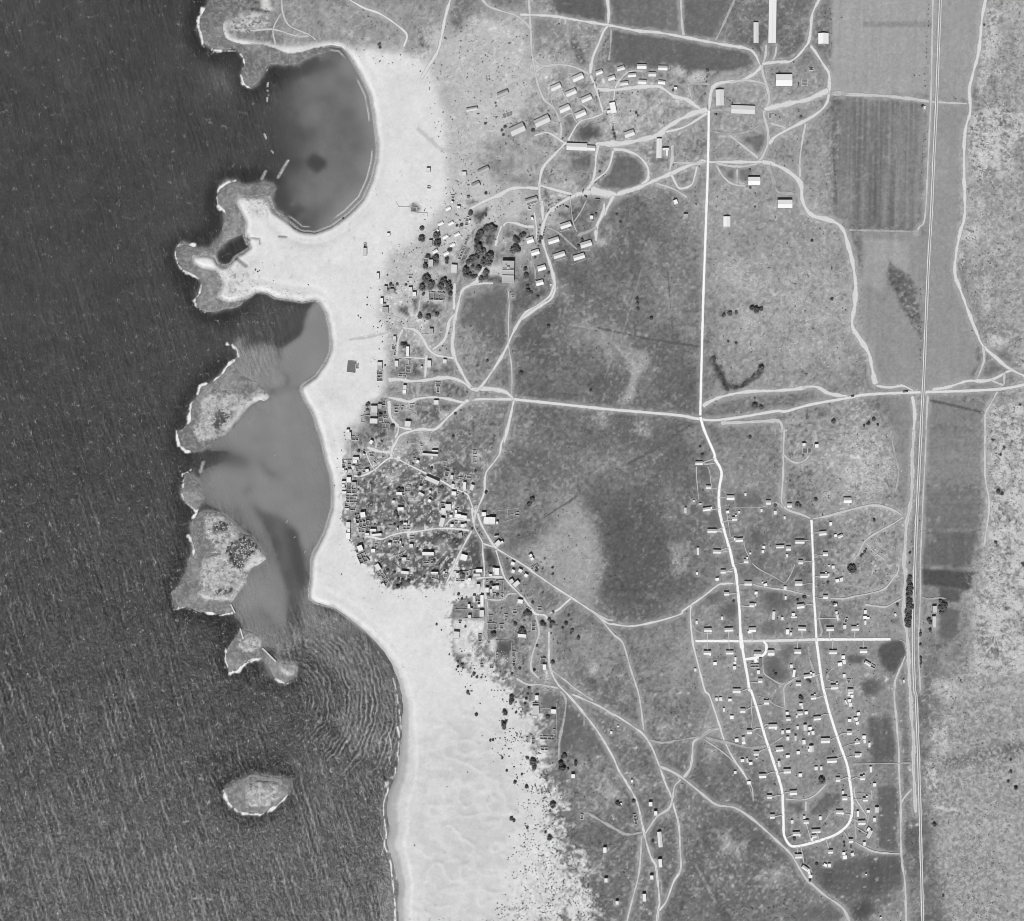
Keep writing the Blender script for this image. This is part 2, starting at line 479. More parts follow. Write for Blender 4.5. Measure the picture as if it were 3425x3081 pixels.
# ------------------------------------------------------------------ coastline and reefs (traced)
COAST = pts("S 600,-2000 600,60 590,92 500,140 490,200 520,270 620,300 760,300 860,330 930,362 1040,352 1100,328 1220,305 1300,318 "
            "1345,370 1395,450 1445,545 1490,640 1512,760 1527,880 1540,1000 1530,1100 1500,1220 1440,1350 1340,1450 1230,1530 1120,1572 1020,1562 970,1520 930,1490 840,1430 810,1330 "
            "650,1320 600,1320 580,1370 620,1440 650,1500 640,1600 660,1650 T 830,100 850,200 720,280 690,330 620,368 580,340 550,270 450,258 360,270 370,330 450,380 560,390 620,500 570,620 660,665 "
            "720,660 850,615 900,575 980,580 1060,625 1180,640 1290,660 1400,642 1440,665 1490,750 1520,880 1532,1000 1525,1080 1480,1180 1400,1290 1290,1365 1278,1400 1310,1480 "
            "1370,1580 1400,1650 1420,1740 U 1398,0 1440,130 1480,300 1530,480 1547,600 1540,760 1480,960 1430,1060 1380,1140 1367,1200 1365,1350 1350,1440 1352,1520 1400,1560 1480,1580 "
            "1560,1602 1640,1655 1750,1745 V 1065,206 1140,292 1190,365 1235,480 1258,600 1250,760 1235,900 1215,1000 1180,1090 1165,1180 1180,1300 1165,1390 1205,1490 1235,1620 1225,1720 1232,1840 1240,4000")
LAND = COAST + [(9000, 9000), (9000, -4000)]
COAST_VIS = COAST[8:]
REEFS = [pts(s) for s in (
    "S 430,-40 410,0 360,70 330,140 335,200 355,260 360,310 430,335 520,345 600,345 630,390 645,440 615,490 640,570 690,600 740,560 785,490 800,440 930,450 1000,430 1080,395 1150,372 1260,335 900,260 620,200 640,-40",
    "S 580,1220 520,1240 480,1270 455,1330 470,1390 510,1430 500,1480 480,1550 490,1600 430,1680 380,1690 300,1660 240,1650 185,1670 175,1720 190,1800 T 215,250 235,330 280,390 370,430 420,470 440,520 420,590 380,650 400,700 470,745 540,750 640,720 760,690 900,560 700,420 690,330 560,330 560,270 640,160 S 800,1500 970,1530 950,1480 870,1440 820,1340 870,1270 800,1235 640,1245",
    "T 430,1370 400,1450 350,1530 340,1680 290,1730 220,1740 240,1820 U 225,110 240,160 250,240 310,270 390,285 450,262 540,215 720,100 T 760,1660 880,1520 1000,1480 1010,1420 900,1330 820,1300 760,1230 700,1160 600,1280 540,1320",
    "U 280,470 350,440 380,480 470,600 490,640 430,720 400,790 310,700 265,620 290,550",
    "U 400,800 350,870 340,960 345,1020 370,1090 375,1170 340,1180 330,1270 230,1430 170,1470 200,1530 200,1610 300,1590 400,1640 520,1640 600,1665 700,1640 720,1620 700,1560 780,1460 835,1380 845,1290 980,1210 1015,1180 930,1100 910,1040 800,970 720,870 600,780 510,780 430,770",
    "V 340,160 330,200 260,280 265,340 280,420 320,410 410,345 470,345 540,450 600,485 650,460 675,400 660,370 550,350 470,280 460,220 420,205",
    "V 390,1000 440,990 520,1000 620,1020 630,1060 610,1110 540,1180 460,1220 360,1215 300,1180 260,1130 250,1080 310,1050")]
SHOAL = pts("T 700,990 740,1050 745,1120 690,1170 620,1260 700,1400 900,1400 1040,1400 1150,1390 1168,1290 1110,1190 1090,1050 980,1020 780,1050 850,940")
ISLES = [pts(s) for s in (
    "T 470,1440 540,1400 660,1400 800,1420 840,1460 920,1412 1000,1422 1030,1455 990,1490 880,1502 820,1560 740,1660 680,1740 600,1790 U 560,150 480,190 420,180 380,130 390,60 430,0 T 430,1600 440,1500",
    "U 510,795 600,790 690,860 770,970 870,990 920,1050 940,1110 1000,1180 970,1212 840,1270 830,1300 800,1400 740,1490 690,1545 560,1540 470,1530 410,1480 440,1420 450,1320 440,1200 520,1150 560,1060 480,1000 460,930 480,850",
    "V 360,222 430,210 470,240 472,280 420,300 350,300 320,250", "V 560,370 640,380 660,410 620,440 570,420",
    "V 370,1050 440,1022 560,1042 572,1110 500,1180 400,1185 370,1150")]
FOAM_EDGES = [pts(s) for s in (
    "S 365,65 330,140 335,200 355,260 360,312 430,337 520,347 600,347 632,390 647,440 613,490 640,572 690,602",
    "S 580,1222 520,1240 478,1270 453,1330 470,1392 512,1432", "S 300,1658 240,1648 183,1668 174,1720 192,1790",
    "T 225,200 213,250 233,330 278,392 370,432 420,472 438,520 418,590 378,650 398,700 470,747",
    "T 660,1020 700,1020 740,1052 747,1120 682,1172 600,1282 540,1322 430,1372 398,1450 348,1530 338,1680 290,1730",
    "U 222,80 238,160 248,240 308,272 392,287", "U 345,440 275,475 290,550 262,620 300,700 350,720 400,790 405,720",
    "U 398,800 360,850", "U 335,990 348,1020 372,1090 378,1170 340,1182 330,1270",
    "U 232,1428 170,1470 198,1530 198,1612 300,1590 400,1642 520,1642 600,1667 700,1642",
    "V 262,280 262,340 282,422 322,412 408,347 470,345", "V 545,455 600,487 650,465",
    "V 250,1080 262,1130 300,1182 360,1217 460,1222 540,1182 612,1110")]

# ------------------------------------------------------------------ ground grid
STEP = 3.8
gx = np.concatenate([[-9000, -4000, -2000, -1000, -500, -200], np.arange(-80, 3510, STEP), [3560, 3700, 4000, 4600, 5600, 7600, 12000]])
gy = np.concatenate([[-9000, -4000, -2000, -1000, -500, -200], np.arange(-70, 3160, STEP), [3200, 3300, 3600, 4200, 5200, 7200, 12000]])
GR = Grid(gx, gy)
X, Y = GR.X, GR.Y
n_w1 = fbm(X, Y, 60, 3, 1) - 0.5; n_w2 = fbm(X, Y, 60, 3, 2) - 0.5
n_s1 = fbm(X, Y, 14, 3, 3) - 0.5; n_s2 = fbm(X, Y, 14, 3, 4) - 0.5
WX = X + 14 * n_w1 + 9 * n_s1; WY = Y + 14 * n_w2 + 9 * n_s2          # ragged edges
SX = X + 4 * n_s1; SY = Y + 4 * n_s2                                    # slightly uneven edges
n_big = fbm(X, Y, 260, 4, 5) - 0.5
n_mid = fbm(X, Y, 70, 4, 6) - 0.5
n_fin = fbm(X, Y, 16, 3, 7) - 0.5
n_vfi = fbm(X, Y, 7, 2, 8) - 0.5

tone = (121 + 46 * n_big + 40 * n_mid).astype(np.float32)
grain = np.full(X.shape, 1.0, np.float32)       # how coarse the fine texture is
scrubd = np.full(X.shape, 0.10, np.float32)     # how thick low scrub stands
rocky = np.zeros(X.shape, np.float32)

def mask(poly, soft=1, warp=2):
    p = pts(poly) if isinstance(poly, str) else poly
    a, b = ((X, Y), (SX, SY), (WX, WY))[warp]
    P = np.array(p); m = soft * STEP * 2 + 12
    j, i = GR.win(P[:, 0].min() - m, P[:, 0].max() + m, P[:, 1].min() - m, P[:, 1].max() + m)
    M = np.zeros(X.shape, np.float32)
    M[j, i] = blur(inside(p, a[j, i], b[j, i]), soft)
    return M

def paint(poly, g, soft=1, warp=1, keep=0.35, gr=None, sc=None, a=1.0):
    """soil / crop of grey g inside a traced outline; 'keep' of the mottling survives"""
    global tone, grain, scrubd
    M = mask(poly, soft, warp) * a
    loc = g + keep * (46 * n_big + 40 * n_mid) * 0.8
    tone = tone * (1 - M) + loc * M
    if gr is not None: grain = grain * (1 - M) + gr * M
    if sc is not None: scrubd = scrubd * (1 - M) + sc * M
    return M

# broad vegetation zones
paint("o 1390,380 1560,380 1660,430 1690,600 1730,770 1560,770 1385,800", 141, 8, 2, 0.7, 1.15, 0.10)
paint("o 1520,810 1740,790 1770,1000 1790,1010 1780,1180 1640,1180 1620,1000 1540,950", 142, 10, 2, 0.7, 1.4, 0.10)
paint("o 1380,840 1540,830 1620,1020 1620,1220 1380,1240 1330,1040", 124, 12, 2, 0.8)
paint("o 1370,1260 1760,1270 1760,1700 1560,1690 1480,1500 1400,1400", 130, 10, 2, 0.6)
paint("o 1640,1280 1730,1300 1730,1640 1660,1600", 137, 10, 2, 0.5)
paint("o 1030,800 1370,830 1390,1000 1370,1190 1240,1230 1080,1120 990,960", 112, 12, 2, 1.0, 1.0, 0.1)
paint("o 1190,980 1290,960 1330,1100 1300,1220 1230,1220 1180,1130", 98, 10, 2, 0.6)
paint("o 1070,1070 1130,985 1175,1030 1192,1110 1170,1200 1120,1170 1020,1090", 150, 5, 1, 0.5)
paint("o 1020,560 1390,560 1385,820 1020,790", 112, 10, 2, 1.2)
paint("o 1200,440 1385,440 1385,600 1180,600", 118, 10, 2, 1.0)
paint("o 1120,650 1200,640 1260,700 1240,760 1140,720", 126, 8, 2, 1.3)
paint("o 1232,690 1275,695 1285,712 1262,740 1250,790 1225,800 1250,740", 168, 2, 2, 0.8)
paint("o 1080,645 1200,640 1250,690 1240,705 1150,680", 138, 6, 2, 1.4, a=0.7)
paint("o 905,560 1010,555 1000,680 940,760 890,700", 106, 4, 2, 0.7)
paint("o 740,560 900,560 1000,800 960,1000 930,1150 790,1165 735,1120 690,1040 690,900 760,760", 126, 6, 2, 1.0, 1.3, 0.12)
paint("o 760,890 935,930 930,1040 720,1050 690,940", 108, 5, 2, 0.9, 1.5, 0.12)
paint("o 730,1060 930,1050 895,1140 790,1160 740,1110", 106, 4, 2, 0.9, 1.4, 0.12)
paint("o 960,1060 1080,1130 1090,1210 1000,1180", 122, 4, 2, 0.8)
paint("o 960,1180 1060,1180 1100,1340 1010,1330", 130, 8, 2, 0.9, 1.3, 0.25)
paint("o 1040,1330 1300,1280 1420,1500 1560,1700 1560,1840 1150,1840 1080,1560", 116, 12, 2, 0.9, 1.1, 0.14)
paint("o 1340,1440 1500,1500 1560,1680 1400,1660 1320,1540", 103, 10, 2, 0.8, 1.0, 0.1)
paint("o 1400,1600 1560,1700 1570,1760 1400,1740", 112, 10, 2, 1.1)
paint("o 1080,0 1200,60 1205,140 1160,150 1050,110 1045,20", 132, 6, 2, 0.8, 1.3)
paint("o 530,0 880,0 850,90 800,110 690,92 560,95", 140, 4, 2, 0.5, 1.1, 0.1)
paint("o 1050,140 1400,140 1400,370 1060,370", 140, 8, 2, 0.9, 1.4, 0.08)
paint("o 1400,110 1640,130 1640,420 1400,420", 146, 10, 2, 0.7, 1.2, 0.08)
# limestone slopes at the right edge
HILL = mask("o 1945,-10 2300,-20 2300,1900 1870,1840 1850,1700 1830,1600 1840,1440 1880,1330 1920,1250 1900,1180 1935,1050 1945,800 2020,720 1935,640 1905,560 1890,420 1925,200", 5, 2)
tone = tone * (1 - HILL) + (141 + 30 * n_mid + 24 * n_big) * HILL
scrubd = np.maximum(scrubd, 0.22 * HILL)
# fields
FLD = []
def field(poly, g, ang=0.0, amp=10, keep=0.2, warp=1, soft=1, period=9):
    global tone
    M = paint(poly, g, soft, warp, keep, 0.75, 0.0)
    u = X * math.cos(ang) + Y * math.sin(ang); v = -X * math.sin(ang) + Y * math.cos(ang)
    tone = tone + M * amp * 2 * (fbm(u * 1.0, v * 0.03, period, 3, 40) - 0.5) + M * amp * 1.6 * (fbm(u * 1.0, v * 0.1, 45, 2, 41) - 0.5)
field("o 1086,-10 1196,-10 1200,50 1105,34", 98, 0.0, 3)
field("o 1200,-10 1345,-10 1345,70 1204,50", 112, 0, 3)
field("o 1346,-10 1442,-10 1408,78 1350,70", 108, 0, 3)
field("o 1208,60 1400,95 1470,103 1497,122 1450,142 1330,140 1214,128", 104, 0, 3)
field("o 1660,192 1830,205 1808,458 1648,430", 120, 0.02, 16)
field("o 1642,-10 1838,-10 1829,188 1642,186", 151, 0.02, 8)
field("o 1838,-10 1942,-10 1915,200 1832,195", 143, 0.02, 5)
field("o 1832,208 1910,208 1893,300 1893,440 1886,560 1920,660 1928,720 1890,765 1815,765", 137, 0.02, 4)
field("o 1700,455 1826,460 1812,766 1735,768 1700,640", 136, 0.02, 5)
field("o 1708,470 1792,480 1792,540 1750,540 1740,580 1705,560", 151, 0.02, 5, warp=2)
paint("o 1752,520 1790,545 1812,575 1815,668 1795,640 1770,585 1750,560", 104, 1, 2, 0.5, 1.3)
field("o 1820,785 1945,795 1945,850 1818,835", 123, 0, 4)
field("o 1816,842 1942,856 1940,960 1812,955", 126, 1.57, 6)
field("o 1814,964 1936,970 1928,1046 1812,1044", 117, 1.57, 7)
field("o 1814,1050 1925,1052 1914,1120 1818,1118", 106, 0.0, 6)
field("o 1820,1122 1920,1130 1912,1166 1818,1154", 80, 1.57, 3)
field("o 1818,1158 1852,1160 1850,1186 1816,1180", 120, 0, 3); field("o 1853,1158 1900,1166 1890,1188 1853,1186", 92, 0, 3)
field("o 1852,1195 1895,1205 1882,1262 1852,1262", 103, 0, 4)
field("o 1742,786 1803,786 1798,900 1782,1000 1768,930 1762,850", 126, 0.02, 4)
field("N 1040,1220 1200,1150 1320,1140 1390,1200 1400,1340 1340,1530 1180,1560 1100,1480 1040,1330", 86, 0.3, 4, warp=2)
field("N 605,1330 845,1330 850,1440 610,1445", 100, 0, 4)
field("N 830,1660 1010,1650 1020,1820 800,1820", 96, 0, 4, warp=2, soft=3)
field("P 740,60 930,40 940,230 760,250", 98, 0, 4, warp=2, soft=2)
field("P 800,560 1090,530 1130,800 1190,900 1190,1150 850,1170 830,900", 98, 0.05, 8, warp=2, soft=2, period=6)
field("P 960,1500 1230,1490 1245,1900 955,1900", 103, 0, 3); field("Q 1760,0 2000,0 2000,860 1770,830", 104, 0, 3)
field("Q 830,330 1020,100 1240,70 1265,180 1080,300 1000,350 820,345", 106, 0.4, 4, warp=2)
field("Q 515,190 740,175 760,320 640,350 530,320", 108, 0.3, 3, warp=2)
field("Q 900,1100 1500,960 2000,900 2100,900 2100,1300 1650,1480 1300,1450 950,1330", 96, 0.1, 8, warp=2, soft=3)
field("Q 1380,1560 1640,1500 1720,1650 1600,1800 1400,1800", 84, 0.5, 6, warp=2, soft=3)
field("Q 900,1560 1200,1600 1300,1820 700,1820 500,1700", 106, 1.2, 7, warp=2, soft=4)
field("K 930,1340 1050,1320 1040,1560 980,1600 920,1500", 100, 0.05, 8, warp=2, soft=2)
field("K 740,870 1010,830 1090,980 720,1030", 108, 0, 3, warp=2); field("K 310,1130 490,1100 540,1320 350,1310", 108, 0, 3, warp=2)
field("K 200,480 350,470 370,700 260,700", 104, 0, 3, warp=2)
field("M 1090,470 1340,470 1500,560 1450,720 1100,720", 104, 0, 4, warp=2, soft=3)
field("M 1060,900 1150,860 1350,870 1380,1040 1060,1040", 112, 0, 4, warp=2)
field("M 330,480 560,490 560,560 300,650", 100, 0, 3, warp=2, soft=3); field("M 560,650 740,640 740,800 600,830 500,780", 96, 0, 3, warp=2, soft=3)
field("M 1110,1360 1320,1350 1340,1480 1480,1640 1300,1680 1130,1600", 100, 0, 3, warp=2, soft=3)
field("M 1330,1180 1690,1200 1700,1330 1500,1340 1430,1470 1340,1450", 112, 0, 3, warp=2, soft=2)
field("A 700,1290 980,1260 1050,1290 1020,1400 730,1430", 122, 0, 5, warp=2, soft=3)
field("A 1160,1310 1480,1310 1480,1430 1180,1440", 108, 0, 3, warp=2, soft=2)
field("A 1660,1320 1760,1310 1880,1360 1920,1520 1880,1570 1700,1630 1510,1600 1600,1470", 110, 0, 3, warp=2)
field("A 1350,1070 1480,1030 1540,1080 1540,1160 1420,1195 1280,1195", 88, 0, 3, warp=2, soft=2)
field("A 1215,1040 1300,1000 1340,1060 1260,1180 1210,1170", 104, 0, 3, warp=1)
field("A 1130,880 1180,960 1170,920 1290,990 1220,1020 1150,960", 118, 0, 3, warp=1)
field("A 960,150 1130,150 1160,300 1000,460 955,300", 122, 0, 3, warp=2, soft=3)
field("B 700,1180 900,1140 910,1230 840,1320 750,1230", 112, 0, 3, warp=2)
field("B 440,1390 820,1420 740,1540 540,1480", 118, 0, 3, warp=2)
field("B 440,1390 520,1440 560,1500 640,1430 660,1550 560,1540", 112, 0, 3, warp=2)
field("I 20,530 180,500 300,540 330,640 260,780 130,820 60,760", 128, 0, 3, warp=1, soft=2)
paint("I 0,370 600,380 560,530 440,720 330,600 270,510 120,490 0,520", 84, 2, 1, 0.5, 1.4, 0.4)
paint("I 330,640 440,720 350,930 240,1120 150,1000 150,860 270,780", 88, 2, 1, 0.5, 1.4, 0.4)
paint("I 640,400 780,540 820,640 850,1000 400,1000 380,930 560,540", 98, 2, 1, 0.6, 1.2)
paint("I 850,660 1030,670 1090,900 1000,980 870,980", 88, 2, 1, 0.5)
field("J 710,500 880,490 860,690 700,700", 90, 0, 3); paint("J 480,690 620,680 720,760 560,800 480,780", 92, 1, 1)
field("J 1200,1060 1380,1060 1380,1230 1210,1230", 112, 0, 3); field("J 1150,1350 1380,1340 1370,1500 1150,1500", 118, 0, 4)
paint("J 940,1060 1090,1040 1090,1330 930,1340", 118, 2, 1)
field("J 1420,1130 1700,1300 1900,1600 1950,1740 1420,1740", 106, 0.5, 5, warp=2, soft=3)
field("C 1450,1440 1600,1360 1990,1370 2000,1480 2100,1500 2100,1900 1300,1900 1350,1700", 108, 0, 3, warp=2, soft=2)
paint("D 130,560 300,530 540,570 520,700 400,640 260,760 100,700", 100, 2, 1, 0.5)
paint("D 620,50 1050,160 860,270 740,380 660,400 640,170", 112, 2, 2, 0.8, 1.6)
paint("D 1050,200 1250,210 1190,340 1080,480", 108, 2, 1); paint("D 1200,330 1440,260 1480,330 1380,560 1110,610", 120, 2, 1)
paint("E 760,230 960,230 1120,480 1100,570 740,580", 108, 2, 1, 0.8, 1.4); paint("E 680,620 1100,630 1090,880 850,890 690,850", 104, 1, 1, 0.6, 1.3)
paint("E 1030,130 1200,100 1350,200 1340,340 1200,400 1080,300", 110, 3, 2, 0.8); paint("E 1130,640 1480,610 1620,860 1400,860 1130,860", 116, 2, 1, 0.8)
paint("E 1140,940 1600,930 1720,1060 1660,1170 1400,1130 1130,1120", 116, 2, 1, 0.8, 1.4); paint("E 960,1170 1560,1190 1300,1480 1000,1500 880,1290", 112, 3, 1, 0.8, 1.5)
paint("E 280,1170 560,1100 600,1330 580,1400 730,1500 700,1560 480,1600 350,1560 340,1400 280,1320", 100, 2, 2, 0.8, 1.4)
# bright bare patches and rubble strewn ground
RUB = "E 1070,1640 1190,1650 1190,1780 1080,1770|E 1190,1740 1310,1750 1290,1820 1180,1820|F 1090,510 1190,510 1180,660 1100,670|F 1180,420 1250,420 1250,550 1190,560|F 1230,330 1300,330 1300,390 1220,400|E 890,1330 960,1330 1010,1440 950,1440|E 1290,1350 1380,1300 1400,1360 1320,1420|E 1640,1400 1720,1380 1730,1430 1650,1450|E 840,1220 960,1230 950,1290 850,1320|F 980,950 1100,930 1140,1040 1000,1050|F 1130,880 1190,880 1170,1070 1130,1050|F 1510,450 1600,450 1600,560 1530,560|F 1750,400 1880,420 1870,500 1760,480|H 1250,290 1390,300 1380,360 1270,360|H 1370,470 1450,470 1450,540 1380,540|H 1320,950 1370,950 1400,1030 1340,1030|D 1440,760 1530,750 1530,830 1440,820|D 110,720 200,760 190,830 140,820|D 380,400 430,400 430,500 400,500|A 440,180 515,185 515,215 445,210|A 1040,330 1090,325 1085,360 1040,355|J 1760,750 1840,750 1830,850 1760,840|K 1910,820 1990,820 1985,910 1920,910|B 80,580 180,580 230,640 180,650|B 250,660 400,620 380,700 260,700|M 1240,1200 1340,1200 1300,1250 1240,1240|G 920,530 1010,540 1000,740 920,740|G 680,660 720,660 720,740 690,740|J 1230,840 1310,850 1290,910 1240,900|A 1600,990 1700,960 1690,1040 1650,1040|J 740,680 860,670 850,720 750,720".split('|')
VILLM = mask('o 690,900 760,850 800,900 930,940 930,1155 790,1165 735,1120 690,1040', 4, 2)
for s in RUB: paint(s, 205, 2, 2, 0.3, 2.2, 0.0)
for s in ("M 980,240 1160,240 1160,340 1060,330", "R 1440,370 1500,380 1490,450 1420,450", "R 600,660 700,670 660,760 570,740", "R 1460,1060 1620,1040 1610,1130 1500,1140", "Q 140,1160 440,1090 560,1150 440,1260 160,1260", "K 1240,820 1380,800 1380,860 1200,840",
          "Y 470,460 520,460 510,520 470,510", "Y 600,490 650,490 650,540 610,540", "Y 560,260 640,270 620,320 570,330", "Y 700,880 770,870 770,960 720,1000", "D 850,1340 1010,1340 960,1470 880,1450", "D 1160,1640 1400,1500 1330,1640", "R 820,650 870,650 870,740 830,740", "R 520,560 580,560 560,640 530,640", "R 1520,1130 1760,1140 1720,1250 1540,1240"):
    paint(s, 152, 3, 2, 0.8, 1.5, a=0.8)
paint("Y 840,275 855,270 890,360 930,375 990,325 1005,320 1000,340 930,390 885,395 850,330", 88, 1, 2, 0.3, 1.5, 0.5)

ridge = 1 - np.abs(fbm(X, Y * 1.0, 46, 4, 60) - 0.5) * 2
rz = mask("W 880,560 1000,515 1151,550 1400,560 1400,700 1090,690 1085,850 900,870 870,700|".rstrip('|'), 2, 2)
for s in ("W 960,60 1010,0 1020,200 940,460 915,470 930,300", "W 1020,90 1080,0 1090,40 1060,120", "W 970,310 1050,350 1050,400 1030,400", "W 1130,270 1151,200 1151,420 1120,400",
          "X 860,90 920,30 955,100 860,160 880,230 830,300 815,220", "X 950,310 1000,330 1000,450 950,480", "X 960,560 1080,590 1040,640 970,640", "X 1090,680 1160,680 1160,760 1090,740",
          "o 1950,800 2100,790 2100,1330 1920,1330 1925,1180 1950,1050", "P 1660,40 1990,90 1900,380 1780,260", "P 1640,740 1920,520 1930,640 1900,1000 1700,1010 1620,850", "P 1580,1180 1780,1170 1760,1350 1800,1500 1700,1640 1560,1460", "W 890,960 960,965 920,1036"):
    rz = np.maximum(rz, mask(s, 3, 2))
for q_s in ("L 600,60 1240,-20 1290,350 1330,800 900,900 560,740 720,400 600,200", "L 1040,1420 1300,1340 1300,1700 1000,1600", "N 740,400 1120,440 1130,580 700,560", "o 1420,520 1680,520 1700,640 1600,740 1440,640"): rz = np.maximum(rz, (0.62 if q_s[0] != 'o' else 0.3) * mask(q_s, 8, 2))
rzv = rz * sstep(0.42, 0.62, fbm(X, Y, 26, 4, 61) * 0.62 + ridge * 0.25)
tone = tone * (1 - rzv * 0.85) + 206 * rzv * 0.85
rocky = np.maximum(rocky, np.maximum(rz * 0.9, HILL * 0.45))
for s in ("A 0,330 110,340 130,420 60,520 0,520", "S 1780,330 1900,310 1890,390 1800,420", "S 1820,180 1950,200 1900,290 1830,260", "S 1740,430 1810,440 1800,480 1740,480"): paint(s, 112, 1, 2, 0.8, 1.8)
paint("o 1840,1500 1960,1470 2100,1440 2100,1480 1960,1500 1870,1520", 112, 2, 2, 0.6, a=0.8)

# sand: beach, dunes and the dusty edge of the scrub
SAND = mask("o 690,93 800,108 850,128 868,180 882,240 886,300 880,400 850,440 820,480 770,505 757,560 750,640 770,660 766,700 768,760 752,790 722,800 712,830 690,845 680,900 676,960 683,1040 705,1090 742,1130 765,1158 830,1164 885,1158 895,1110 905,1110 895,1160 955,1152 960,1160 955,1180 900,1180 892,1230 898,1300 930,1330 985,1345 1030,1395 1045,1440 1040,1500 1070,1550 1088,1600 1075,1680 1040,1750 1000,1840 300,1840 300,93", 3, 2)
DUST = mask("o 800,108 850,60 900,60 960,35 1040,60 1050,150 1060,190 1020,260 930,300 960,330 1060,380 1060,420 1000,450 960,440 900,500 860,540 760,700 700,860 680,1000 500,1000 600,93", 9, 2)
DUNEDGE = mask("o 895,1235 940,1265 985,1320 1000,1340 1060,1420 1065,1520 1105,1590 1130,1680 1165,1780 1180,1840 900,1840 900,1300", 12, 2)
DUST = np.maximum(DUST, 0.42 * mask('o 860,60 1045,20 1060,110 1160,150 1260,170 1330,160 1400,200 1330,240 1200,280 1160,300 1120,370 1220,390 1130,430 1060,480 1060,560 960,560 900,640 860,760 780,780 760,560', 10, 2))
DUST = DUST + 0.4 * mask('o 850,110 890,70 980,60 1030,120 1000,250 930,300 960,350 1030,390 960,430 900,470 860,540 800,640 760,560 840,420', 12, 2)
dn = np.clip((DUST * 1.15 + 1.1 * (n_mid + n_fin * 0.7) - 0.12) * sstep(0.02, 0.35, DUST), 0, 1) * 0.93
tone = tone * (1 - dn) + (190 + 26 * n_mid) * dn
d2 = sstep(0.15, 0.85, np.clip(DUNEDGE * 1.05 + 1.0 * n_mid + 1.3 * n_fin + 0.9 * n_vfi - 0.02, 0, 1)) * 0.95 * sstep(0.02, 0.3, DUNEDGE)
tone = tone * (1 - d2) + (216 + 20 * n_mid) * d2
scrubd = np.maximum(scrubd, 0.22 * DUST * (1 - SAND)); scrubd = np.maximum(scrubd, 0.75 * DUNEDGE * sstep(0.35, 0.6, fbm(X, Y, 40, 3, 66)))
VILL_GREEN = ["C 1450,190 1600,190 1600,260 1520,290 1450,260", "C 700,280 770,260 830,310 790,370 710,380", "C 880,960 1000,940 1080,1000 1070,1100 960,1150 880,1120", "C 1560,350 1640,350 1700,300 1750,300 1730,380 1660,480 1600,580 1560,480 1540,420",
              "C 1540,620 1700,540 1860,560 1850,680 1700,800 1700,920 1560,930", "C 1800,700 1840,720 1830,820 1760,820 1700,780", "C 1440,980 1600,950 1640,1060 1560,1140 1500,1260 1400,1220", "C 1640,960 1810,940 1800,1060 1700,1110",
              "C 1480,650 1530,690 1370,1000 1330,1000", "C 1430,870 1480,850 1520,880 1400,1060 1370,1010", "C 1680,1200 1900,1180 2000,1300 1850,1330 1640,1270", "C 860,1220 960,1220 1030,1300 1000,1420 820,1430 800,1390",
              "C 1080,1270 1240,1280 1280,1400 1270,1600 1190,1610 1190,1440 1080,1400", "C 1310,1370 1390,1360 1380,1500 1330,1600 1310,1480", "C 850,1570 1060,1600 1060,1740 900,1820 820,1760", "C 700,1520 830,1520 800,1700 760,1700", "C 1100,1000 1000,990 1060,1100", "C 330,1350 520,1350 500,1460 350,1470", "C 520,1620 680,1630 680,1780 530,1720", "C 1180,990 1230,1000 1220,1080 1170,1080"]
SAND = np.clip(SAND + 0, 0, 1); SO_ = blur(SAND, 9); SAND = np.where(Y > 2250, np.maximum(SAND * (SO_ > 0.93), sstep(0.25, 0.7, SO_ + 0.8 * n_fin + 0.8 * n_vfi)), np.where((SAND > 0.02) & (SAND < 0.98) & (Y > 1500), sstep(0.3, 0.7, SAND + 0.7 * n_fin + 0.9 * n_vfi), SAND)).astype(np.float32)
SAND0 = SAND.copy()
_du = X + 26 * n_w1; _dv = Y + 26 * n_w2
dune = 0.55 - np.abs(fbm(_du, _dv * 1.25, 52, 2, 70) - 0.5) * 4.2 + 0.5 * (fbm(X, Y, 90, 2, 71) - 0.5)
dune = np.clip(dune, -0.4, 0.6)
sg = 224 + 16 * n_mid + 12 * n_fin
south = mask("o 820,1420 960,1400 1020,1500 1060,1600 1000,1840 800,1840", 14, 1)
sg = sg - south * (13 - 9 * dune)
tone = tone * (1 - SAND) + sg * SAND
scrubd = scrubd * (1 - 0.97 * SAND * sstep(0.75, 1.0, blur(SAND, 9)))
scrubd = np.maximum(scrubd, 0.9 * mask('o 985,1380 1050,1440 1100,1570 1150,1680 1190,1780 1200,1840 985,1840 1010,1700 1035,1600 1000,1500', 8, 2))
for s in VILL_GREEN: paint(s, 108, 1, 2, 0.8, 1.6, 0.5, a=0.95)
for s in ("J 230,240 420,235 470,300 400,420 420,560 330,640 230,600", "J 1090,1340 1140,1360 1120,1500 1000,1500 860,1460 880,1360", "J 380,260 590,240 580,390 480,400 370,330", "J 620,480 700,450 700,590 630,600", "I 340,1240 720,1180 720,1440 330,1440"):
    paint(s, 214, 1, 1, 0.3, 1.0, 0.0)
paint("C 1700,1110 1930,1090 1930,1220 1760,1220", 200, 2, 1, 0.3); paint("D -50,1090 105,1090 105,1220 -50,1220", 200, 1, 1, 0.2)
paint("D 180,1320 340,1320 300,1390 220,1390", 175, 2, 1)

# coast: dry land, islands, wet rock
LM = mask(LAND, 0, 1); LM[GR.X < -100] = 0
IM = np.zeros(X.shape, np.float32); RM = np.zeros(X.shape, np.float32)
for p in ISLES: IM = np.maximum(IM, mask(p, 1, 2))
for p in REEFS: RM = np.maximum(RM, mask(p, 1, 2))
SHM = mask(SHOAL, 2, 2)
DC = GR.dist(COAST_VIS, 90)
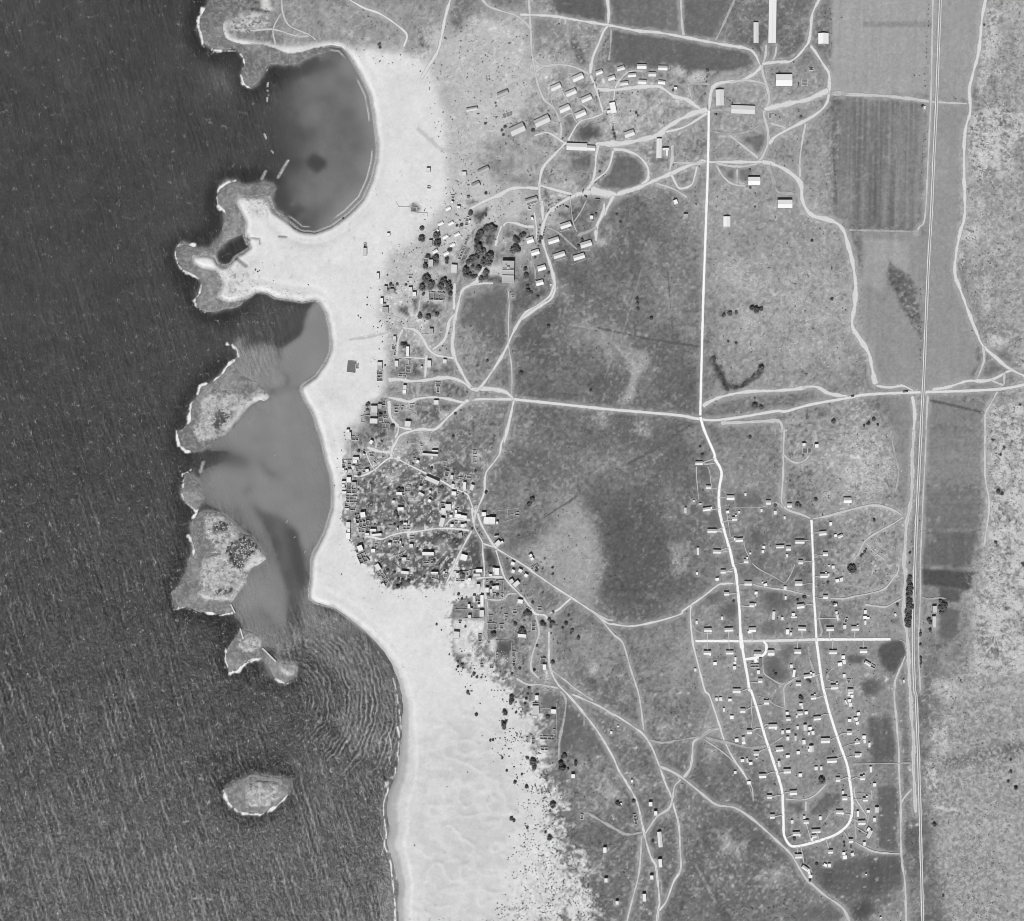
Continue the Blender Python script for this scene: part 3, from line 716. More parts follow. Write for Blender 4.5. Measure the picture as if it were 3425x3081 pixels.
# wet sand above the waterline, wider in the south
wid = 9 + 15 * sstep(2000, 2500, Y) + 16 * sstep(2350, 2700, Y) * sstep(3000, 2600, Y)
onbeach = LM * sstep(0.3, 0.8, blur(SAND0, 3))
wet = sstep(1.15, 0.7, (DC + 7 * n_fin) / wid) * onbeach
wet2 = sstep(1.0, 0.0, (DC + 10 * n_mid) / (wid * 2.2)) * onbeach
wetrock = mask("S 560,1330 640,1300 830,1320 860,1440 700,1470 640,1640 640,1500", 2, 2)
tone = tone - (52 - 14 * sstep(0.1, 0.6, DC / wid)) * wet - 16 * wet2 + 10 * np.exp(-((DC - wid * 1.9) / 6) ** 2) * onbeach
# rock headlands inside the sandy outline: pale weathered limestone
paint("S 590,-60 760,-60 765,60 600,95", 122, 1, 1, 0.6, 1.5)
paint("S 765,-60 800,-60 815,30 845,75 790,75 760,60", 212, 1, 1, 0.3)
HEAD = np.maximum(mask("T 560,330 720,290 860,400 1000,500 1400,600 1400,640 1180,640 980,580 720,660 560,620 600,480", 4, 2), mask("S 600,1320 820,1330 850,1440 700,1470", 2, 2))
tone = tone + HEAD * (34 * (fbm(X, Y, 15, 3, 80) - 0.5) - 8); rocky = np.maximum(rocky, HEAD * 0.6)
hl = mask("S 540,120 680,90 820,100 800,200 680,220 560,240", 2, 2); rocky = np.maximum(rocky, hl * 1.0); tone = tone * (1 - hl) + (150 + 60 * n_fin) * hl
nb = mask("S 480,190 500,140 560,110 520,200 560,260 700,290 860,320 950,345 1080,320 1200,290 1330,300 1330,340 1220,330 1080,350 930,380 840,345 600,310 520,280", 1, 1)
tone = tone * (1 - nb) + 205 * nb
rk = np.clip(RM, 0, 1) * (1 - LM)
reef_t = 118 + 40 * n_mid + 34 * n_fin
SEA = 1 - LM
tone = tone * LM + (reef_t) * (1 - LM)
isl = 156 + 84 * n_fin + 40 * n_mid + 26 * n_vfi
tone = tone * (1 - IM) + isl * IM
sm = 0.0
for s in ("T 840,1460 920,1412 1000,1422 1030,1455 990,1490 880,1502 800,1560 720,1660 650,1740 620,1720 760,1580", "U 900,1040 940,1110 1000,1180 970,1212 830,1275 780,1290 860,1180 900,1100", "V 380,208 440,208 478,250 470,275 440,240", "U 690,1545 740,1490 760,1500 720,1550"):
    m_ = mask(s, 1, 1); tone = tone * (1 - m_) + 205 * m_
ISL_VEG = ["U 700,1040 770,1010 900,1030 910,1110 840,1180 770,1275 690,1230 680,1140 640,1110", "U 540,900 620,870 690,890 650,950 560,960 530,930", "U 570,1460 640,1440 720,1430 720,1460 650,1490 580,1490", "T 560,1590 680,1580 690,1640 580,1740 540,1690"]
for s in ISL_VEG:
    m_ = mask(s, 1, 2); tone = tone * (1 - m_) + (92 + 90 * n_fin + 40 * n_vfi) * m_; scrubd = np.maximum(scrubd, m_ * 0.9)
rocky = np.maximum(rocky, IM * 0.5 + rk * 0.25)
LANDALL = np.clip(LM + IM + RM, 0, 1)

# tracks wear and trails pressed into the ground, plus a ditch's shadow painted dark (the built tracks lie on top)
for s, w, g in (("A 0,1100 200,1280 560,1280", 6, 190), ("E 100,350 350,320 620,250", 3, 175), ("E 100,340 500,260", 2, 200), ("Y 480,190 640,225 800,250", 3.5, 88), ("Y 560,630 660,580 760,510", 4, 96), ("Y 300,800 410,730", 3, 96),
               ("Y 620,0 570,170 500,350", 1.5, 140), ("Y 390,180 480,195 540,250 600,330 580,380", 3, 150), ("X 690,892 820,920 950,952", 4, 84), ("R 1330,1330 1470,1560 1600,1820", 16, 96), ("R 1330,1340 1500,1660", 4, 140),
               ("D 1480,990 1500,1240", 6, 104), ("W 385,123 690,125", 9, 126), ("W 232,470 240,1036", 6, 110), ("Y 700,0 740,420", 2, 100), ("F 500,1250 740,1265 1050,1275", 3, 150), ("X 0,310 80,400 200,480 318,545", 2, 170),
               ("S 785,330 795,500 798,640", 2, 130), ("P 1720,1750 1850,1790 2022,1800", 5, 200), ("A 1110,0 1130,80 1140,130", 7, 120), ("A 1240,180 1300,420 1370,560", 10, 150), ("A 1310,360 1370,520", 14, 100)):
    d = GR.dist(pts(s), w * 2.5); m_ = sstep(1.6, 0.5, (d + 5 * n_fin) / w) * 0.75
    tone = tone * (1 - m_) + g * m_

# ------------------------------------------------------------------ heights
soft = blur(LANDALL, 2)
Z = -3.0 + 4.2 * sstep(0.45, 1.0, blur(LM, 3)) + 3.0 * sstep(0.3, 0.7, blur(LM, 1))
Z = np.where(LM > 0.5, Z, np.maximum(Z * 0 - 3.0, -3.0 + 3.28 * sstep(0.3, 0.75, RM) + 0.25 * rk * (n_fin + n_vfi)))
Z = np.maximum(Z, -3.0 + 3.0 * sstep(0.3, 0.6, IM) + 2.4 * sstep(0.5, 1.0, blur(IM, 2)) + IM * (1.6 * n_fin + 1.2 * n_vfi + 1.0))
inland = sstep(0.9, 1.0, blur(LM, 10))
Z = Z + inland * (1.2 + 1.5 * n_big + 4.0 * sstep(1400, 3400, X) * sstep(300, 900, X))
Z = Z + inland * south * 3.0 * dune * sstep(1500, 1560, X) * 0
Z = Z + LM * south * inland * 0.8 * dune + LM * HEAD * 1.6 * n_fin
Z = Z + 6.0 * HILL * sstep(3230, 3500, X) + HILL * rocky * 2.2 * (fbm(X, Y, 22, 3, 61) - 0.5)
Z = Z + 0.5 * n_fin * scrubd * LM
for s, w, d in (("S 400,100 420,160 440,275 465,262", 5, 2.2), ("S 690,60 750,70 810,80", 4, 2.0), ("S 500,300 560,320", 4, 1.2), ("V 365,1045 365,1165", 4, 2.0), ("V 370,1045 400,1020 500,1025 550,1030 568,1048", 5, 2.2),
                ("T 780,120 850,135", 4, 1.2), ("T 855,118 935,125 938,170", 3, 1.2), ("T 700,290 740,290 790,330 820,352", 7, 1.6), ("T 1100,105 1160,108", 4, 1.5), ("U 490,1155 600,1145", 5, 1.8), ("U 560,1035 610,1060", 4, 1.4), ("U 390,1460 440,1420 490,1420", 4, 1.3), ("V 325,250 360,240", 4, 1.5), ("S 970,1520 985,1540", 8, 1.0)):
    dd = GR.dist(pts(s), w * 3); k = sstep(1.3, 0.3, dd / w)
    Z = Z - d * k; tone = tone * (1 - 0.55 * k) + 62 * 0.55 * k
Zg = Z.astype(np.float32)

tone = tone + grain * 12 * n_vfi * LANDALL
worn_ground()
veg = (1 - SAND0) * LM * (1 - nb)
tone = tone + veg * (grain - 0.55) * (46 * n_fin + 40 * n_vfi)
pk = fbm(X, Y, 9, 3, 201); bk = fbm(X, Y, 11, 3, 202); zk = sstep(0.4, 0.6, fbm(X, Y, 90, 3, 203))
tone = tone + veg * np.clip(grain - 0.6, 0, 1) * (42 * sstep(0.60, 0.72, pk) * (0.3 + zk) - 26 * sstep(0.60, 0.72, bk) * (1.2 - zk))
tone = tone + VILLM * veg * (6 + 58 * sstep(0.56, 0.68, pk) - 10 * sstep(0.55, 0.68, bk))
tone = tone + 3 - 6 * VILLM * (tone < 150) + 13 * sstep(104, 136, tone) * (1 - sstep(150, 210, tone))
tone = np.clip(tone, 30, 238)

def grid_mesh(name, G, Zv, attrs, mat, keep=None):
    ny, nx = G.X.shape
    co = np.empty((ny, nx, 3), np.float32)
    co[..., 0] = (G.X - CX) * MPP; co[..., 1] = -(G.Y - CY) * MPP; co[..., 2] = Zv
    idx = np.arange(ny * nx, dtype=np.int32).reshape(ny, nx)
    q = np.stack([idx[1:, :-1], idx[1:, 1:], idx[:-1, 1:], idx[:-1, :-1]], -1).reshape(-1, 4)
    if keep is not None: q = q[keep.ravel()]
    used = np.unique(q); rem = np.zeros(ny * nx, np.int32); rem[used] = np.arange(len(used)); q = rem[q]
    me = bpy.data.meshes.new(name)
    me.vertices.add(len(used)); me.vertices.foreach_set('co', co.reshape(-1, 3)[used].ravel())
    me.loops.add(q.size); me.loops.foreach_set('vertex_index', q.ravel().astype(np.int32))
    me.polygons.add(len(q)); me.polygons.foreach_set('loop_start', np.arange(0, q.size, 4, dtype=np.int32))
    me.polygons.foreach_set('use_smooth', np.ones(len(q), bool))
    for k, v in attrs.items():
        a = me.attributes.new(k, 'FLOAT', 'POINT'); a.data.foreach_set('value', np.ascontiguousarray(v.reshape(-1)[used], np.float32))
    me.update(); me.materials.append(mat)
    o = bpy.data.objects.new(name, me); COL.objects.link(o); o['kind'] = 'structure'
    return o

t = NT("ground_soil")
a_t, a_g, a_r = t.attr('soil'), t.attr('grain'), t.attr('rocky')
n1 = t.noise(5.0, 3, 0.7); n2 = t.noise(2.5, 2, 0.75); n3 = t.noise(14.0, 3, 0.6); n4 = t.noise(8.0, 3, 0.7)
f = t.math('ADD', t.math('MULTIPLY', t.math('SUBTRACT', n1, 0.5), 0.55), t.math('MULTIPLY', t.math('SUBTRACT', n2, 0.5), 0.75))
f = t.math('ADD', f, t.math('MULTIPLY', t.math('SUBTRACT', n3, 0.5), 0.4))
f = t.math('MULTIPLY_ADD', t.math('MULTIPLY', f, a_g), 1.0, 1.0)
c = t.math('MULTIPLY', a_t, f)
rockm = t.math('MULTIPLY', t.ramp(n4, 0.50, 0.58), a_r)
bushm = t.math('MULTIPLY', t.ramp(t.noise(7.0, 3, 0.65, stretch=(1, 1, 1, 0.7)), 0.52, 0.64), a_r)
c = t.mix(t.math('MULTIPLY', bushm, 0.8), c, 0.06)
c = t.mix(t.math('MULTIPLY', rockm, 0.85), c, 0.5)
t.finish(t.bsdf(t.math('MAXIMUM', c, 0.012), 0.95, 0.1, t.bump(n1, 0.35, 0.5)))
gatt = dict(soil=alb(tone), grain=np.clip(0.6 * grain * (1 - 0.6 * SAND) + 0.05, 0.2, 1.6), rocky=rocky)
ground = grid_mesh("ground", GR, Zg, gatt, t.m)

def gz(x, y): return GR.sample(Zg, x, y)
# ------------------------------------------------------------------ sea
wxs = np.concatenate([[-9000, -4000, -1500, -500, -200], np.arange(-80, 1420, 3.3)])
wys = np.concatenate([[-9000, -4000, -1500, -500, -200], np.arange(-70, 3160, 3.3), [3200, 3400, 4000, 6000, 12000]])
WG = Grid(wxs, wys)
x, y = WG.X, WG.Y
m1 = fbm(x, y, 200, 4, 101) - 0.5; m2 = fbm(x, y, 55, 4, 102) - 0.5; m3 = fbm(x, y, 18, 3, 103) - 0.5
ax = x + 26 * m2 + 10 * m3; ay = y + 26 * (fbm(x, y, 55, 4, 104) - 0.5) + 10 * m3
wt = 71 + 12 * m1 + 14 * m2 + 12 * sstep(2200, 3000, y)
def wpaint(s, g, soft=4, a=1.0):
    global wt
    p = pts(s)
    M = blur(inside(p, ax, ay), soft) * a
    wt = wt * (1 - M) + (g + 14 * m2 + 8 * m1) * M
wpaint("S 330,700 560,560 800,420 1000,420 1100,1100 1000,1260 560,1230 480,1000", 71, 14)
wpaint("S 340,520 420,440 540,360 620,400 610,480 640,580 560,640 440,640 350,620", 96, 10, 0.8)
wpaint("S 1020,440 1150,390 1300,320 1420,400 1600,1000 1400,1480 1000,1580 860,1440 880,1260 980,1180 1050,1060 1000,980 1050,900 1000,830 940,780 900,700 940,560", 98, 16)
wpaint("S 1300,320 1600,700 1600,1200 1300,1580 1000,1600 1180,1500 1400,1250 1470,1000 1440,700 1340,480", 116, 6)
wpaint("S 1060,400 1280,330 1300,370 1150,440 1000,480", 92, 3)
wpaint("S 1050,1090 1110,1050 1190,1090 1180,1140 1120,1165 1070,1130", 70, 2, 0.9)
wpaint("S 1260,860 1310,880 1330,920 1290,920", 92, 3, 0.7); wpaint("S 880,880 960,830 1040,920 1040,1050 900,1000", 80, 4, 0.8); wpaint("S 1110,660 1260,645 1310,665 1120,690", 92, 3, 0.6)
wpaint("S 850,1280 970,1220 1010,1290 880,1400", 88, 3, 0.8); wpaint("S 940,1460 1000,1380 1050,1410 990,1480", 78, 2, 0.8)
wpaint("T 560,270 700,270 680,340 620,372 580,340", 72, 2)
wpaint("T 690,720 900,570 1060,620 1400,640 1320,800 1290,930 1120,1010 1000,1000 830,960 700,990", 78, 6)
wpaint("T 1000,600 1200,640 1420,645 1340,740 1150,700", 66, 3)
wpaint("T 1380,690 1440,640 1560,880 1560,1050 1500,1200 1290,1390 1170,1390 1170,1280 1110,1190 1130,1070 1200,1000 1290,940 1320,800", 119, 2)
wpaint("T 1180,990 1240,960 1290,930 1290,880 1230,900 1120,960 1100,1060 1140,1040", 68, 2, 0.8); wpaint("T 1112,1060 1135,1060 1125,1190 1112,1180", 92, 1)
wpaint("T 700,990 740,1050 745,1120 690,1170 620,1260 700,1400 900,1400 1040,1400 1150,1390 1168,1290 1110,1190 1090,1050 980,1020 780,1050 850,940", 120, 3)
wpaint("T 780,1050 900,1025 1010,1030 990,1080 900,1070", 96, 3, 0.8)
wpaint("U 560,150 760,20 T 1000,1450 1290,1390 U 1560,600 1400,1120 1350,1400 1340,1700 V 700,200 480,260 380,120 U 740,1620 850,1300 1010,1190 900,1000 720,850 560,770 420,720 480,620 400,480 470,260", 112, 8)
wpaint("T 880,1500 1040,1440 1170,1390 1300,1380 1440,1740 1480,1820 600,1850 720,1700", 119, 4)
wpaint("U 700,90 1410,-20 1580,600 1500,1000 1380,1160 1100,900 850,720 560,680 470,480 520,300", 116, 8)
wpaint("U 390,290 480,270 700,260 840,330 860,420 700,420 500,400 460,480 390,480", 84, 6)
wpaint("U 1300,0 1410,0 1560,500 1560,760 1440,1020 1440,400", 110, 5)
for s, g in (("U 925,330 945,325 1000,420 1060,450 1040,480 990,450 930,370", 84), ("U 850,140 880,160 920,230 890,210", 95), ("U 770,620 790,600 870,550 860,580 800,630", 80), ("U 550,600 580,610 570,635", 85),
             ("U 850,690 950,760 1050,800 1150,850 1250,960 1300,1150 1320,1180 1310,1500 1300,1600 1290,1900 1150,1900 1140,1500 1090,1250 1000,1000 900,820", 84), ("U 1150,900 1240,960 1290,1130 1310,1500 1230,1300 1180,1000", 72),
             ("U 700,720 800,800 760,840 700,800", 96), ("U 840,1300 1000,1225 1110,1400 1140,1700 1130,1900 860,1900 720,1640 780,1480", 116), ("U 910,1580 960,1600 1060,1740 1150,1850 1060,1830 950,1690", 84),
             ("U 1320,1420 1400,1570 1640,1660 1850,1830 1290,1860 1290,1600", 112),
             ("V 310,60 380,130 450,200 480,260 560,340 680,350 690,200 560,170 430,50", 104), ("V 700,200 1000,160 1300,500 1300,800 1200,960 1000,900 900,700 700,420", 98), ("V 560,340 660,360 720,420 660,500 720,620 860,640 980,560 900,400 700,300", 78),
             ("V 600,900 800,930 950,1000 900,1060 640,1040", 84), ("V 700,960 1200,900 1200,1900 900,1900", 84), ("V 1130,1100 1260,1000 1260,1900 1130,1900", 102), ("V 100,880 600,850 640,1000 200,1100", 58)):
    wpaint(s, g, 4 if g > 100 else 3, 0.85)
RMw = np.zeros(x.shape, np.float32)
for p in REEFS + ISLES: RMw = np.maximum(RMw, inside(p, ax, ay))
LMw = inside(LAND, x, y).astype(np.float32)
skirt = blur(RMw, 5); wide_ = blur(RMw, 16)
wt = wt - 20 * sstep(0.02, 0.25, wide_) * (wt < 92) * sstep(0.9, 0.2, skirt) * sstep(1350, 700, x)
wt = wt + 40 * sstep(0.12, 0.6, skirt + 0.35 * m2 + 0.3 * m3) * sstep(112, 70, wt)
calm = np.clip(blur(np.maximum(RMw, LMw), 8), 0, 1)
# foam along the weather side of every reef, and the surf lines of the south beach
foam = np.zeros(x.shape, np.float32)
fn = fbm(x, y, 26, 3, 110); fn2 = fbm(x, y, 8, 3, 111)
for l in FOAM_EDGES:
    d = WG.dist(l, 26)
    wdt = 1.5 + 11 * np.clip(fn - 0.45, 0, 1) * 2.2
    foam = np.maximum(foam, sstep(1.2, 0.4, (d + 8 * (fn2 - 0.5)) / wdt) * sstep(0.34, 0.5, fn * 0.55 + fn2 * 0.45))
dcw = WG.dist(COAST_VIS, 100)
surf = sstep(2050, 2250, y)
ln = fbm(x * 0.6, y * 0.35, 40, 3, 112)
for l_, wd_, k_ in (("V 1203,450 1222,520 1232,600 1245,680 1250,740", 2.6, .8), ("V 1228,730 1240,790 1230,880 1238,940 1218,960 1216,1000 1190,1040", 3.4, 1), ("V 1162,1040 1176,1080 1155,1140 1150,1200 1160,1280 1166,1340 1155,1390 1175,1440 1192,1500 1197,1560 1207,1640 1214,1720 1217,1900", 3.0, 1),
                    ("V 1178,760 1194,840 1182,900 1192,940", 2.2, .6), ("V 1120,1290 1150,1380 1140,1450", 1.8, .4), ("V 1085,250 1110,290 1170,380", 1.5, .5), ("V 1185,1420 1215,1500 1228,1600", 4.0, .6), ("V 1165,1060 1190,1020 1215,1010", 6, .6)):
    d = WG.dist(smooth_line(pts(l_), 8.0), 22)
    foam = np.maximum(foam, k_ * sstep(1.3, 0.4, (d + 5 * (fn2 - 0.5) + 4 * (fn - 0.5)) / (wd_ * (0.5 + 1.2 * ln))) * sstep(0.36, 0.52, fn * 0.6 + fn2 * 0.4))
nb2 = sstep(900, 1000, x) * sstep(850, 700, y)
foam = np.maximum(foam, 0.6 * np.exp(-((dcw - 16) / 2.0) ** 2) * nb2 * sstep(0.45, 0.55, ln))
foam = np.maximum(foam, 0.35 * np.exp(-((dcw - 2) / 2.5) ** 2) * (1 - surf))
for s in ("S 770,330 790,390 797,470 800,560 798,640 796,720", "S 770,890 795,950 815,1005 840,1040", "S 940,1085 900,1150 875,1205"):
    d = WG.dist(pts(s), 8); foam = np.maximum(foam, 0.8 * sstep(3.0, 1.0, d) * sstep(0.52, 0.6, fn2))
for s in ("S 935,1090 905,1140 870,1200", "S 785,1160 760,1210", "U 455,370 430,450"):
    d = WG.dist(pts(s), 9); foam = np.maximum(foam, 0.35 * sstep(7, 2, d))
# swell: from the west, bending round the skerry into the south bay
lee = np.zeros(x.shape, np.float32)
for s in ("S 1000,380 1600,300 1600,1650 850,1600 820,1250 860,700", "T 1100,1000 1300,700 1600,700 1600,1400 1300,1500 U 1400,0 1600,600 1400,1200 1330,1600 1000,1850 700,1700 840,1300 1000,1150 700,850 480,640 420,520 520,250 700,100 T 740,1700 1040,1430"):
    lee = np.maximum(lee, blur(inside(pts(s), ax, ay), 12))
def crest(v): return 2.2 * ((0.5 + 0.5 * v) ** 2.4 - 0.3)
def sw(kx, ky, lam, ph): return crest(np.sin(2 * np.pi * (kx * (x + 16 * m2 + 8 * m3) + ky * (y + 20 * m1)) / lam + ph))
bx, by = 600 + 560 * 0.593, 2000 + 590 * 0.593
rr = np.hypot(x - bx, (y - by) * 0.95)
bay = blur(inside(pts("V 640,480 700,330 900,100 1300,500 1280,900 1000,1000 700,800"), ax, ay), 16)
cres = sstep(0.35, 0.7, fbm(x * 1.0, y * 0.35, 34, 3, 120))
w_open = (0.5 * sw(0.95, -0.30, 15.5, 0) + 0.28 * sw(0.97, 0.2, 12.5, 1.7) + 0.4 * sw(0.96, -0.26, 36, 0.6)) * (0.25 + 1.3 * cres)
ba_ = np.arctan2(y - by, x - bx) * 160
bc_ = sstep(0.3, 0.75, fbm(rr * 1.3, ba_ * 0.55, 30, 3, 131))
w_bay = (crest(np.sin(2 * np.pi * (rr + 24 * m2 + 10 * m3) / 14.5)) * 1.5 * bc_ + 0.45 * sw(0.93, -0.36, 13.5, 0.4) * (1.1 - bc_))
swl = w_open * (1 - bay) + w_bay * bay * 0.9
amp = (1 - 0.93 * lee) * (1 - 0.85 * calm) * (0.55 + 0.5 * sstep(700, 2300, y))
chop = (fbm(x * 1.5, y * 0.55, 13, 3, 121) - 0.5)
wz = amp * (0.40 * swl + 1.2 * chop) + 0.1 * lee * chop
wt = wt + amp * ((15 + 6 * bay) * swl + 24 * np.clip(chop, -0.3, 0.5)) * (0.55 + 0.5 * sstep(1500, 2400, y))  # crest glints painted into the water tone, darker in the troughs
far = ((x < -100) | (y < -90) | (y > 3180)); wz = np.where(far, 0, wz)
wt = np.clip(wt + 3 + 19 * sstep(78, 105, wt), 40, 160)

t = NT("sea_water")
a_c, a_f, a_w = t.attr('water'), t.attr('foam'), t.attr('rough_sea')
n1 = t.noise(4.2, 3, 0.6, stretch=(1.0, 0.5, 1, 0.15)); n2 = t.noise(2.0, 2, 0.6); n3 = t.noise(11, 3, 0.6, stretch=(1, 0.42, 1, 0.12))
c = t.math('MULTIPLY', a_c, t.math('MULTIPLY_ADD', t.math('SUBTRACT', n2, 0.5), 0.9, 1.0))
c = t.math('MULTIPLY', c, t.math('MULTIPLY_ADD', t.math('MULTIPLY', t.math('SUBTRACT', t.noise(9, 4, 0.7, stretch=(1, 0.4, 1, 0.12)), 0.5), a_w), 1.5, 1.0))  # streaky sky reflections painted into the water colour
hgt = t.math('ADD', t.math('MULTIPLY', n1, t.math('MULTIPLY_ADD', a_w, 0.85, 0.15)), t.math('MULTIPLY', n3, t.math('MULTIPLY', a_w, 1.3)))
bp = t.bump(hgt, 1.0, 2.6)
b = t.bsdf(c, 0.36, 0.5, bp)
b.inputs['IOR'].default_value = 1.33
fo = t.bsdf(0.66, 0.9, 0.1)
fm = t.math('MULTIPLY', t.math('ADD', a_f, t.math('MULTIPLY', t.math('SUBTRACT', t.noise(3.0, 3, 0.7), 0.5), t.math('MULTIPLY', t.math('MULTIPLY', a_f, t.math('SUBTRACT', 1.0, a_f)), 5.0))), 1.0, clamp=True)
white = t.math('MULTIPLY', t.ramp(t.math('MULTIPLY', t.noise(2.3, 3, 0.7, stretch=(1, 0.4, 1, 0.12)), t.noise(15, 3, 0.6)), 0.33, 0.44), t.math('MULTIPLY', a_w, 0.46))  # sun glints painted as white specks, mixed in with the foam shader
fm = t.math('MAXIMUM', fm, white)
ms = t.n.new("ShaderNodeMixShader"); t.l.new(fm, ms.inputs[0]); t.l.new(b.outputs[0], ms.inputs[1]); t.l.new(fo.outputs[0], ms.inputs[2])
t.l.new(ms.outputs[0], t.out.inputs[0])
kc = (1 - LMw); kc = blur(kc, 2)
keep = (kc[:-1, :-1] + kc[1:, 1:] + kc[1:, :-1] + kc[:-1, 1:]) > 0.001
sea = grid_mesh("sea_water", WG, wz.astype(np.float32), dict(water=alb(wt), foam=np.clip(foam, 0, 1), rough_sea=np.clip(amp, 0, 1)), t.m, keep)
# ------------------------------------------------------------------ roads and tracks
def track_mat(name, g, grass=0.0, soft=0.45):
    """beaten earth: edges fray into the ground, a grassy strip between the ruts"""
    t = NT(name)
    u = t.attr('across')
    n1 = t.noise(3.0, 3, 0.65); n2 = t.noise(14, 3, 0.6); n3 = t.noise(1.4, 2, 0.6)
    c = t.math('MULTIPLY_ADD', t.math('SUBTRACT', n1, 0.5), 0.30, 1.0)
    c = t.math('MULTIPLY', c, t.math('MULTIPLY_ADD', t.math('SUBTRACT', n2, 0.5), 0.22, 1.0))
    c = t.math('MULTIPLY', c, t.math('MULTIPLY_ADD', t.math('SUBTRACT', n3, 0.5), 0.25, 1.0))
    if grass > 0:
        mid = t.math('MULTIPLY', t.ramp(u, 0.30, 0.08), t.math('MULTIPLY', t.ramp(n2, 0.35, 0.6), grass))
        c = t.math('MULTIPLY', c, t.math('SUBTRACT', 1.0, mid))
    c = t.math('MULTIPLY', c, float(alb(g)))
    b = t.bsdf(c, 0.95, 0.1, t.bump(n1, 0.3, 0.15))
    e = t.math('ADD', u, t.math('MULTIPLY', t.math('SUBTRACT', n2, 0.5), soft * 1.5))
    e = t.math('ADD', e, t.math('MULTIPLY', t.math('SUBTRACT', n1, 0.5), soft * 1.9))
    al = t.ramp(e, 1.0 - soft * 0.25, 1.0 - soft, 0.0, 1.0)
    tr = t.n.new("ShaderNodeBsdfTransparent"); ms = t.n.new("ShaderNodeMixShader")
    t.l.new(al, ms.inputs[0]); t.l.new(tr.outputs[0], ms.inputs[1]); t.l.new(b.outputs[0], ms.inputs[2])
    t.l.new(ms.outputs[0], t.out.inputs[0])
    return t.m
MT = {'w': track_mat("crushed_limestone", 252, 0, 0.38), 'v': track_mat("limestone_paved", 226, 0, 0.45), 'd': track_mat("dirt_track", 211, 0.2, 0.55), 'e': track_mat("faint_track", 186, 0.25, 0.75),
      's': track_mat("sandy_lane", 222, 0.0, 0.55), 'b': track_mat("pale_path", 228, 0.0, 0.5), 'r': track_mat("rutted_pale_track", 228, 0.5, 0.55), 't': track_mat("foot_path", 200, 0.0, 0.6), 'k': track_mat("ballast", 176, 0.0, 0.4)}
NAMES = {'w': 'limestone_road', 'v': 'limestone_road', 'd': 'dirt_track', 'e': 'dirt_track', 's': 'sandy_lane', 'b': 'pale_path', 'r': 'dirt_track', 't': 'footpath', 'k': 'railway_bed'}
road_i = 0
ROADS = []
def road(kind, wpx, s, lift=0.10, name=None):
    """wpx is the width in units of the first sheet named in s"""
    global road_i
    sh = SH[s.split()[0]]
    w = wpx * sh[2] * road_mult(kind)
    P = smooth_line(pts(s), 5.0)
    d = np.gradient(P, axis=0); d /= np.linalg.norm(d, axis=1)[:, None] + 1e-9
    nrm = np.stack([-d[:, 1], d[:, 0]], 1)
    rr = random.Random(road_i * 7 + 3)
    ph = rr.random() * 100
    k = np.arange(len(P))
    wob = 1 + (0.04 if kind in 'wv' else 0.22) * np.sin(k * 0.21 + ph) + (0.03 if kind in 'wv' else 0.18) * np.sin(k * 0.57 + 2 * ph)
    cols = (-1.0, -0.5, 0.0, 0.5, 1.0)
    n = len(P); V = np.zeros((n, 5, 3)); A = np.zeros((n, 5), np.float32)
    z0 = lift + 0.004 * road_i
    for c, u in enumerate(cols):
        q = P + nrm * (u * w / 2 * wob)[:, None]
        V[:, c, 0] = wx(q[:, 0]); V[:, c, 1] = wy(q[:, 1]); V[:, c, 2] = gz(q[:, 0], q[:, 1]) + z0
        A[:, c] = abs(u)
    A[0, :] = np.maximum(A[0, :], 0.9 if kind not in 'w' else 0); A[-1, :] = np.maximum(A[-1, :], 0.9 if kind not in 'w' else 0)
    idx = np.arange(n * 5).reshape(n, 5)
    F = np.stack([idx[:-1, :-1], idx[1:, :-1], idx[1:, 1:], idx[:-1, 1:]], -1).reshape(-1, 4)
    me = bpy.data.meshes.new(name or NAMES[kind])
    me.from_pydata(V.reshape(-1, 3).tolist(), [], F.tolist())
    a = me.attributes.new('across', 'FLOAT', 'POINT'); a.data.foreach_set('value', A.ravel())
    me.materials.append(MT[kind])
    o = bpy.data.objects.new(name or NAMES[kind], me); COL.objects.link(o); o['kind'] = 'structure'
    road_i += 1
    ROADS.append((P, w, kind))
    return o

for ln_ in ROAD_DATA:
    k_, w_, r_ = ln_.split(' ', 2)
    road(k_, float(w_), r_)

# railway: ballast bed, sleepers and two rails
RAIL = pts("W 741,-10 731,250 722,500 709,760 697,1036 X 680,300 662,750 652,940 L 1680,0 1660,400 1640,800 1615,1300 1595,1820 N 1508,400 1497,800 1492,1100 1500,1500 1515,1820 P 1450,250 1465,600 1480,1000 1495,1500 1505,1840 o 1820,1830")
rs = np.array(RAIL)
road('k', 10.5, "@ " + " ".join(f"{a:.1f},{b:.1f}" for a, b in RAIL), lift=0.05, name='railway_bed')
RP = smooth_line(RAIL, 4.0)
dd_ = np.gradient(RP, axis=0); dd_ /= np.linalg.norm(dd_, axis=1)[:, None]; nn_ = np.stack([-dd_[:, 1], dd_[:, 0]], 1)
zr = gz(RP[:, 0], RP[:, 1]) + 0.05 + 0.004 * road_i
def strip_box(P, off, half, z0, z1, name, mat):
    a = P + nn_ * (off - half); b = P + nn_ * (off + half)
    n = len(P); V = []
    for q, zz in ((a, z0), (b, z0), (b, z1), (a, z1)):
        V += [(wx(q[i, 0]), wy(q[i, 1]), zr[i] + zz) for i in range(n)]
    F = []
    for i in range(n - 1):
        for k in range(4):
            k2 = (k + 1) % 4
            F.append((k*n + i, k2*n + i, k2*n + i + 1, k*n + i + 1))
    me = bpy.data.meshes.new(name); me.from_pydata(V, [], F); me.materials.append(mat)
    return me
m_rail = plain_mat("worn_rail", 215, 0.2, 3, 0.4, 0.05, 0.5); m_sleep = plain_mat("sleeper_wood", 96, 0.3, 2)
m_bal = plain_mat("ballast_shoulder", 226, 0.35, 2.5)
